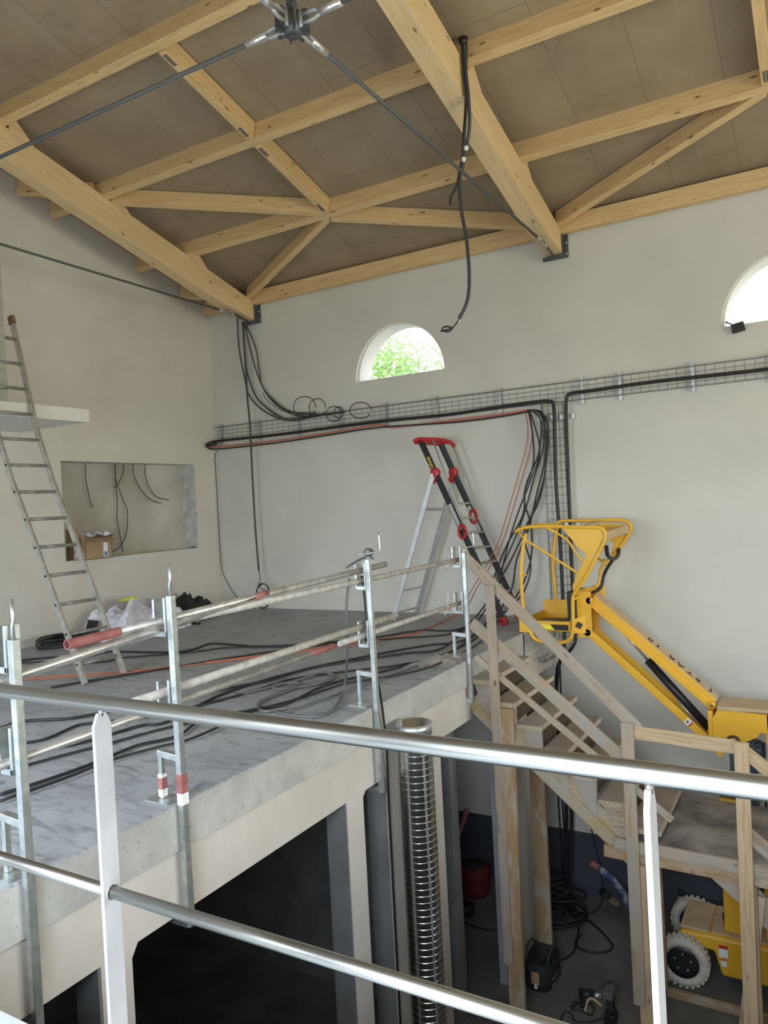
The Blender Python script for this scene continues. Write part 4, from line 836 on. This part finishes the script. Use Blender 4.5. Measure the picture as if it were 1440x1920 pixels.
# head casting carrying the jib
hp = [(-1.09, 2.42), (-1.085, 2.66), (-1.03, 2.76), (-.60, 2.74), (-.60, 2.555), (-.66, 2.56)] 
hp += [(-.66-.28*(1-math.cos(t4))*.5*1.2, 2.56-.16*math.sin(t4*.5)) for t4 in [.6, 1.2, 1.8, 2.4, 3.0]]
hp += [(-.99, 2.36), (-1.02, 2.28), (-1.07, 2.32)]
MB().prism([(a, 8.06, b_) for a, b_ in hp], (0, .03, 0)).prism([(a, 8.40, b_) for a, b_ in hp], (0, .03, 0)).bx(-1.05, -.60, 8.09, 8.40, 2.60, 2.735).bx(-.615, -.60, 8.07, 8.42, 2.45, 2.72).build('head_casting', 'yellow', lift, .004)
MB().bx(-1.04, -.585, 8.04, 8.45, 2.755, 2.79).build('head_cover', 'yellow_dust', lift, .01)
MB().bx(-1.13, -1.08, 8.07, 8.42, 2.36, 2.73).build('pivot_block', 'yellow', lift, .008)
cable('hydraulic_hose', [(-1.10, 8.05, 2.40), (-1.04, 8.04, 2.37), (-.98, 8.03, 2.43), (-.93, 8.03, 2.50), (-.87, 8.03, 2.50), (-.83, 8.03, 2.43), (-.83, 8.03, 2.39)], .012, 'black', None, parent=lift)
MB().box((-.83, 8.03, 2.385), (.05, .03, .06)).tube([(-.83, 8.03, 2.36), (-.83, 8.03, 2.26)], .012).bx(-.86, -.80, 8.01, 8.05, 2.25, 2.27).build('hose_fitting', 'alu', lift)
# jib arms (parallelogram)
JT0, JT1 = V((-1.09, 0, 2.775)), V((-2.26, 0, 3.80)); JB0, JB1 = V((-1.13, 0, 2.40)), V((-2.30, 0, 3.455))
def w_(p, y): return V((p.x, y, p.z))
jib = MB().bar(w_(JT0, 8.275), w_(JT1, 8.275), .22, .12).build('upper_jib_arm', 'yellow', lift, .006)
dj = (JT1-JT0).normalized(); nj = V((0, 0, 1)) - dj*dj.z; nj.normalize()
MB().bar(w_(JT0, 8.275)+nj*.061, w_(JT1, 8.275)+nj*.061, .205, .004).build('dusty_top_face', 'yellow_dust', jib)
for y in (8.155, 8.395): MB().bar(w_(JT0, y)-nj*.03, w_(JT1, y)-nj*.03, .02, .04).build('arm_flange', 'yellow', jib)
text_mesh('( STAR 10', .125, w_(JT0, 8.275)+dj*.47+nj*.065, dj, (0, -1, 0), 'lettering', jib, 'top_lettering', .0008, .004, 1.55)
for y in (8.16, 8.38): MB().bar(w_(JB0, y), w_(JB1, y), .03, .075).build('lower_jib_arm', 'yellow', lift, .004)
qd = (JB1-JB0).normalized(); qn = V((0, -1, 0)); q = w_(JB0, 8.144)+qd*.26
MB().bar(q-qd*.035, q+qd*.035, .002, .06, 'paper').bar(q-qd*.035+V((0, -.0015, 0)), q-qd*.02+V((0, -.0015, 0)), .002, .06, 'label_red').box(q+qd*.01+V((0, -.0015, 0)), (.02, .002, .025), frame(qd), 'mast').build('pinch_warning_sticker', 'paper', lift)
C0, C1, C2 = V((-1.15, 8.27, 2.50)), V((-1.72, 8.27, 3.16)), V((-2.02, 8.27, 3.52))
MB().tube([C0, C1], .042, None, 16).build('cylinder_barrel', 'black', lift); MB().tube([C1, C2], .015, None, 12).build('cylinder_rod', 'chrome', lift)
MB().tube([C0+V((-.1, -.05, .06)), C0+V((-.28, -.05, .27))], .012).build('cylinder_pipe', 'alu', lift)
for p, y in ((JT0, 8.13), (JT1, 8.13), (JB0, 8.13), (JB1, 8.13)):
    MB().lathe([(-.02, .0001), (-.02, .037), (.02, .037), (.02, .0001)], w_(p, y), (0, 1, 0), None, 18).build('pivot_boss', 'yellow', lift)
    MB().lathe([(-.024, .0001), (-.024, .013), (0, .013), (0, .0001)], w_(p, y-.0), (0, 1, 0), None, 14).build('pivot_pin', 'mast', lift)
MB().bx(-2.37, -2.25, 8.11, 8.14, 3.40, 3.90).bx(-2.37, -2.25, 8.41, 8.44, 3.40, 3.90).bx(-2.40, -2.37, 8.1, 8.46, 3.40, 3.90).build('basket_mount', 'yellow', lift, .004)
MB().bx(-2.49, -2.402, 8.06, 8.44, 3.58, 3.90).build('control_pouch', 'black', lift, .008)
# basket: near frame at y=8.0, far frame at y=8.72
bk = MB(); rT = .0205
def bp(px, py, y=8.0): return at(px, py, 1, y)
near = [(968, 996), (985, 989), (1025, 987), (1080, 988), (1120, 989), (1133, 996), (1134, 1008), (1128, 1025), (1098, 1082), (1079, 1110), (1074, 1125), (1074, 1180), (1066, 1200), (1045, 1205), (1012, 1202), (998, 1192), (991, 1172), (988, 1155), (981, 1138), (977, 1080), (980, 1030), (986, 1000)]
bk.tube(smooth_path([bp(*q) for q in near], 4), rT, None, 10)
far = [(1046, 984), (1052, 977), (1100, 976), (1160, 975), (1178, 980), (1183, 990), (1176, 1005), (1160, 1030), (1148, 1042)]
bk.tube(smooth_path([bp(*q, 8.75) for q in far], 4), rT, None, 10)
bk.tube(smooth_path([bp(*q, 8.75) for q in ((1046, 984), (1040, 1015), (1036, 1060), (1040, 1100), (1044, 1140))], 4), rT, None, 10)
bk.tube(smooth_path([bp(968, 996), bp(975, 992, 8.1), bp(1005, 985, 8.4), bp(1046, 984, 8.75)], 4), rT, None, 10)
bk.tube([bp(974, 1000), bp(985, 1012, 8.0), bp(1082, 1074, 8.0)], .0145, None, 8)
bk.tube(smooth_path([bp(1022, 988), bp(1048, 1002), bp(1066, 1015), bp(1078, 1035), bp(1093, 1052)], 3), .0125, None, 8)
bk.tube([bp(1118, 1045, 8.3), bp(1137, 1058, 8.7)], .0145, None, 8)
bk.tube([bp(979, 1077), bp(987, 1078)], .011, None, 6); bk.tube([bp(1036, 1057, 8.75), bp(1045, 1058, 8.75)], .011, None, 6)
bk.tube([bp(1074, 1125), bp(1108, 1108, 8.3)], .013, None, 8)
bko = bk.build('basket_frame', 'yellow', lift)
gp = [(1054, 991), (1125, 992), (1131, 1005), (1124, 1022), (1095, 1080), (1076, 1113), (1073, 1100), (1084, 1070), (1098, 1044), (1098, 1038), (1080, 1024), (1074, 1014)]
MB().prism([bp(*q, 7.99) for q in gp], (0, .006, 0)).build('near_gusset_plate', 'yellow', lift)
gf = [(1115, 980), (1172, 984), (1176, 998), (1158, 1028), (1145, 1042), (1150, 1020), (1135, 1000)]
MB().prism([bp(*q, 8.74) for q in gf], (0, .006, 0)).build('far_gusset_plate', 'yellow', lift)
MB().prism([bp(1133, 996, 8.02), bp(1133, 1012, 8.02), bp(1176, 998, 8.72), bp(1174, 984, 8.72)], (.02, 0, -.005)).build('rear_cross_plate', 'yellow_dust', lift)
MB().prism([bp(1096, 986, 8.05), bp(1128, 976, 8.72), bp(1122, 976, 8.72), bp(1088, 986, 8.05)], (0, 0, -.01)).build('top_cross_strip', 'yellow_dust', lift)
MB().tube(smooth_path([bp(1137, 1025, 8.05), bp(1140, 1042, 8.2), bp(1150, 1048, 8.4), bp(1158, 1042, 8.6), bp(1160, 1030, 8.72)], 4), .022, None, 10).build('padded_hoop', 'black', lift)
MB().tube(smooth_path([bp(1150, 1048, 8.45), bp(1138, 1066, 8.45), bp(1132, 1080, 8.45), bp(1128, 1098, 8.42), bp(1120, 1107, 8.4), bp(1110, 1111, 8.35)], 4), .018, None, 10).build('padded_sleeve', 'black', lift)
MB().tube(smooth_path([bp(1137, 1055, 8.6), bp(1127, 1066, 8.6), bp(1124, 1085, 8.6), bp(1118, 1098, 8.55), bp(1078, 1117, 8.2)], 3), .016, None, 8).build('gate_bar', 'yellow', lift)
MB().box(bp(1135, 1054, 8.55), (.07, .05, .07)).build('gate_latch', 'yellow', lift, .006)
MB().bx(-2.24, -2.18, 8.42, 8.46, 3.6, 3.93).build('support_post', 'yellow', lift, .006)
fx0, fx1, fz0, fz1 = -2.98, -2.44, 3.475, 3.60
pan = MB(); pan.bx(fx0, fx1, 8.0, 8.74, fz0, fz0+.015).bx(fx0, fx1, 8.0, 8.015, fz0, fz1-.015).bx(fx0, fx0+.012, 8.0, 8.74, fz0, fz1).bx(fx0, fx1, 8.725, 8.74, fz0, fz1+.12).bx(fx1-.012, fx1, 8.0, 8.74, fz0, fz1)
pan.bx(fx0-.035, fx0+.075, 7.975, 8.06, fz0-.02, fz1+.0)
pan.build('floor_pan', 'yellow', lift, .004)
MB().bx(fx0+.02, fx1-.02, 8.02, 8.72, fz0+.02, fz0+.03).build('floor_mat', 'ply', lift)
MB().bx(fx0+.04, fx1-.03, 7.994, 7.999, fz0+.015, fz0+.075).build('black_side_panel', 'black', lift)
MB().prism([(fx0+.10, 7.992, fz0+.02), (fx0+.36, 7.992, fz0+.02), (fx0+.31, 7.992, fz0+.075), (fx0+.10, 7.992, fz0+.075)], (0, .001, 0)).build('yellow_reflector', 'reflector', lift)
MB().prism([(fx1-.0, 8.02, fz0-.02), (fx1+.14, 8.12, fz0-.03), (fx1+.14, 8.12, fz1+.05), (fx1, 8.02, fz1)], (0, .03, 0)).build('mount_side_plate', 'yellow', lift, .003)
MB().box((fx1+.07, 8.063, 3.54), (.06, .012, .06), Matrix.Rotation(R(35), 3, 'Z') @ Matrix.Rotation(R(30), 3, 'Y')).build('black_vent', 'black', lift)
MB().tube([bp(982, 1190, 8.02), bp(983, 1232, 8.02)], .006).build('hanging_lead', 'black', lift)

# ================================================================== GROUND FLOOR CLUTTER
rnd = random.Random(21)
P = []
for k in range(230):
    a_ = k*.55; rr = .26+.10*math.sin(k*.13)+.03*math.sin(k*.9); P.append(V((-3.0+.08*math.sin(k*.05)+rr*math.cos(a_), 8.55+.25*math.sin(k*.11)*.3+rr*.75*math.sin(a_), .02+.0022*k*(.5+.5*math.sin(k*.21))+.01)))
cable('cable_heap', P, .0125, 'cable', 'large tangled heap of black cable on the ground behind the brown stair post', 'cable', None, None, 2)
def G(px, py, z=.015): return at(px, py, 2, z)
cable('ground_cable', [G(*q) for q in ((1055, 1690), (1075, 1715), (1085, 1740), (1078, 1780), (1060, 1797), (1045, 1800))], .011, 'cable', 'black cable looping on the ground between the two rear posts', 'cable')
cable('ground_cable', [G(*q) for q in ((1085, 1712), (1115, 1735), (1140, 1760), (1149, 1775), (1135, 1785), (1105, 1785), (1082, 1775), (1080, 1762), (1092, 1752))], .011, 'cable', 'black cable making the widest loop on the ground, its end taped white', 'cable')
cable('wall_cable', [at(1105, 1530, 1, 9.17), at(1112, 1570, 1, 9.17), at(1125, 1620, 1, 9.17), at(1130, 1660, 1, 9.15), G(1128, 1692), G(1112, 1712), G(1090, 1710)], .007, 'cable', 'thin black cable running down the dark dado', 'cable')
for i, (dx, l_) in enumerate(((0, 'left'), (7, 'right'))):
    cable('drop_cable', [at(1043+dx, 1250, 1, 9.1), at(1045+dx, 1330, 1, 9.1), at(1046+dx, 1480, 1, 9.08), at(1053+dx, 1600, 1, 9.0), at(1050, 1660, 1, 8.9)], .010, 'cable', 'black cable hanging below the mesh tray down to the heap, %s one' % l_, 'cable')
cable('drop_cable', [at(1003, 1590, 1, 8.6), at(992, 1605, 1, 8.6), at(992, 1630, 1, 8.6), at(1008, 1655, 1, 8.55), at(1005, 1690, 1, 8.5)], .008, 'cable', 'black cable bowing out beside the wall end above the heap', 'cable')
bh = thing('lined_hose', (-2.3, 8.9, 0), 'dirty blue hose leaning at the dark dado with a red and white end', 'hose')
hp_ = smooth_path([at(1108, 1618, 1, 9.05), at(1135, 1637, 1, 9.03), at(1158, 1660, 1, 9.0), at(1172, 1682, 1, 8.95), at(1180, 1705, 1, 8.9)], 5)
MB().tube(hp_[3:], .045, None, 14).build('hose_body', 'blue_hose', bh); MB().tube(hp_[:4], .047, None, 14).build('coloured_end', 'red_tube', bh)
t_ = thing('socket_reel', (-2.6, 9.05, 0), 'round black pipe end with a pale wooden offcut at the foot of the dado', 'pipe')
MB().tube([at(1130, 1672, 1, 9.1), at(1138, 1680, 1, 8.95)], .045, None, 16).build('pipe_end', 'black', t_); MB().bar(G(1140, 1682, .03), G(1158, 1695, .03), .05, .05).build('offcut', 'stud', t_)
# red drums, funnel and hoses in the dark bay
for i, (x, y, r_, h_, l_) in enumerate(((-4.55, 8.6, .17, .36, 'dark red drum in the bay under the slab, left one'), (-4.05, 8.7, .19, .34, 'dark red drum in the bay under the slab, right one'))):
    t_ = thing('drum', (x, y, 0), l_, 'drum'); MB().lathe([(0, .0001), (0, r_*.9), (h_*.1, r_), (h_*.45, r_), (h_*.5, r_*.95), (h_*.55, r_), (h_*.95, r_), (h_, r_*.92), (h_, .0001)], (x, y, 0), (0, 0, 1), None, 28).build('shell', 'drum_red', t_)
    MB().lathe([(h_, .0001), (h_, r_*.7), (h_+.02, r_*.7), (h_+.02, .0001)], (x, y, 0), (0, 0, 1), None, 24).build('lid', 'bag', t_)
vac = thing('standing_hose', (-4.25, 8.35, 0), 'dark coiled hose with a red lance standing in the bay under the slab', 'hose')
MB().tube(smooth_path([(-4.20, 8.9, .95), (-4.23, 8.8, .80), (-4.28, 8.6, .55), (-4.2, 8.4, .3), (-4.1, 8.2, .06)]), .035, None, 10).build('lance', 'red_tube', vac)
P = [V((-4.12+.26*math.cos(a_*.5)+.02*math.sin(a_), 8.15+.20*math.sin(a_*.5), .02+.02*(a_ % 5))) for a_ in range(60)]
MB().tube(smooth_path(P, 2), .014, None, 6).build('coil', 'cable', vac)
MB().box((-3.98, 7.97, .03), (.1, .06, .05), Matrix.Rotation(R(20), 3, 'Z')).build('plug', 'paper', vac, .01)
cable('ground_cable', [(-3.95, 8.0, .015), (-3.7, 7.95, .015), (-3.45, 8.0, .015), (-3.25, 8.2, .015)], .011, 'cable', 'black cable leaving the coil in the dark bay towards the stair post', 'cable')
# tool bag
tb = thing('tool_bag', (-2.78, 7.35, 0), 'open black tool bag on the ground below the wide brown stair post', 'bag')
c0 = at(1018, 1838, 2, .0); c0.z = 0
mb = MB(); bmv = []
for lvl, (s_, z) in enumerate(((.85, .004), (1.0, .08), (1.02, .2), (.9, .27))):
    bmv.append([mb.bm.verts.new(c0 + V((.15*s_*math.copysign(abs(math.cos(a_))**.6, math.cos(a_)), .24*s_*math.copysign(abs(math.sin(a_))**.6, math.sin(a_)), z+.015*math.sin(3*a_)*(lvl > 1)))) for a_ in [2*math.pi*k/24 for k in range(24)]])
for a, b_ in zip(bmv, bmv[1:]):
    for k in range(24): mb.bm.faces.new((a[k], a[(k+1) % 24], b_[(k+1) % 24], b_[k]))
mb.bm.faces.new(bmv[0]); mid = [mb.bm.verts.new(V(v_.co)*1.0 + V((0, 0, -.1)) + (c0-V(v_.co))*.15) for v_ in bmv[-1]]
for k in range(24): mb.bm.faces.new((bmv[-1][k], bmv[-1][(k+1) % 24], mid[(k+1) % 24], mid[k]))
mb.bm.faces.new(mid); mb.build('bag_body', 'bag', tb)
for s_ in (-.1, .1): MB().tube(smooth_path([c0+V((s_, -.14, .24)), c0+V((s_*1.2, -.08, .36)), c0+V((s_*1.2, .08, .36)), c0+V((s_, .14, .24))]), .012).build('carry_strap', 'green_dark', tb)
MB().bx(c0.x-.03, c0.x+.05, c0.y-.245, c0.y-.238, .1, .22).build('pocket_flap', 'card', tb); MB().bx(c0.x-.0, c0.x+.03, c0.y-.25, c0.y-.245, .06, .1).build('name_tag', 'tag', tb)
for z in (.06, .12): MB().tube([c0+V((.15, -.14, z)), c0+V((.158, .1, z))], .01).build('side_band', 'dark_steel', tb)
# heat gun, cordless tool
hg = thing('heat_gun', G(1105, 1868, 0), 'black heat gun with a metal nozzle lying on the ground', 'heat gun')
a = G(1086, 1862, .06); b_ = G(1128, 1868, .06)
MB().tube([a, a.lerp(b_, .65)], .045, None, 14).build('body', 'black', hg); MB().tube([a.lerp(b_, .6), b_], .026, None, 14).build('nozzle', 'chrome', hg); MB().bar(a.lerp(b_, .25), a.lerp(b_, .25)+V((.02, -.16, -.025)), .05, .045).build('grip', 'black', hg, .01)
cable('cord', [a+V((0, -.1, -.03))] + [G(*q) for q in ((1075, 1880), (1072, 1892), (1090, 1895), (1108, 1903), (1114, 1890), (1100, 1878), (1082, 1882), (1076, 1890))], .007, 'cable', None, parent=hg)
tag(MB().tube([G(1112, 1854, .012), G(1148, 1840, .012)], .007).build('thin_rod', 'dark_steel'), 'thin dark rod on the ground beside the heat gun', 'rod')
cable('bent_tube', [G(1097, 1896, .02), G(1100, 1882, .03), G(1104, 1874, .05), G(1112, 1873, .05), G(1128, 1886, .03)], .015, 'yellow_dust', 'bent ochre tube on the ground beside the heat gun', 'tube')
dr = thing('cordless_tool', G(1142, 1905, 0), 'dark cordless tool standing upright near the bottom edge', 'power tool')
c0 = G(1145, 1915, 0); MB().bx(c0.x-.05, c0.x+.06, c0.y-.06, c0.y+.06, .001, .09).build('battery', 'black', dr, .01); MB().bx(c0.x-.03, c0.x+.04, c0.y-.04, c0.y+.05, .09, .24).build('housing', 'bag', dr, .015)
MB().bx(c0.x-.045, c0.x+.05, c0.y-.08, c0.y+.07, .24, .31).build('top_cap', 'hose', dr, .012)
cable('ground_cable', [G(*q) for q in ((1052, 1918), (1054, 1903), (1062, 1896), (1072, 1902), (1078, 1914), (1100, 1917), (1130, 1910))], .006, 'cable', 'thin black lead looping at the bottom of the picture beside the cordless tool', 'cable')
# fittings standing by the rear wheel
tag(MB().tube([G(1262, 1690, .0)+V((0, 0, .0)), G(1262, 1690, .0)+V((-.05, .05, .40))], .022).build('steel_prop', 'alu'), 'worn steel prop leaning beside the landing stud near the rear wheel', 'prop')
v0 = at(1276, 1680, 1, 8.95); v0.z = 0
bt = thing('squeezed_tube', v0, 'small standing metal tube with a dark cap behind the rear lift wheel', 'tube'); MB().tube([v0+V((0, 0, .0)), v0+V((0, 0, .36))], .032, None, 14).build('tube_body', 'alu', bt); MB().tube([v0+V((0, 0, .36)), v0+V((0, 0, .42))], .026, None, 12).build('cap', 'black', bt)
for i in range(4):
    cable('wire_scrap', [G(848+i*7, 1905-i*4), G(856+i*8, 1890), G(868+i*9, 1893+i*3), G(875+i*6, 1908)], .004, 'cable', 'thin wire scraps on the ground by the lower steel rail', 'wire', 'thin wire scraps on the ground')

# ================================================================== FOREGROUND RAILING
YR = 1.40
rail = thing('steel_railing', (-1.0, YR, ZM), 'stainless tube railing with white flat posts right in front of the camera', 'railing')
zt, zl = CAM_Z-.4515*1.12, CAM_Z-.9195*1.12
def lrail(name, z, r, xa, xb):
    mw = Matrix.Translation(((xa+xb)/2, YR, z)); MB().tube([(xa, YR, z), (xa*.5+xb*.5, YR, z), (xb, YR, z)], r, None, 32).build(name, 'inox', rail, 0, mw)
lrail('top_rail', zt, .0212, -3.4, 2.2); 
lrail('lower_rail', zl, .0165, -3.4, -1.767); lrail('lower_rail', zl, .0170, -1.753, -.306); lrail('lower_rail', zl, .0170, -.294, 2.2)
for x in (-1.76, -.30, 1.22):
    hw, tk = .029, .0058; z1 = zt-.026
    MB().prism([(x-tk, YR-hw, 3.2), (x-tk, YR+hw, 3.2), (x-tk, YR+hw, z1-.035), (x-tk, YR+hw*.45, z1), (x-tk, YR-hw*.45, z1), (x-tk, YR-hw, z1-.035)], (2*tk, 0, 0)).build('post', 'white_paint', rail, .0012)
    MB().tube([(x, YR, z1-.01), (x, YR, zt-.017)], .007).build('rail_pin', 'inox', rail)
    MB().lathe([(-.009, .017), (-.009, .0195), (.009, .0195), (.009, .017)], (x, YR, zl), (1, 0, 0), None, 28, True).build('weld_collar', 'inox', rail)
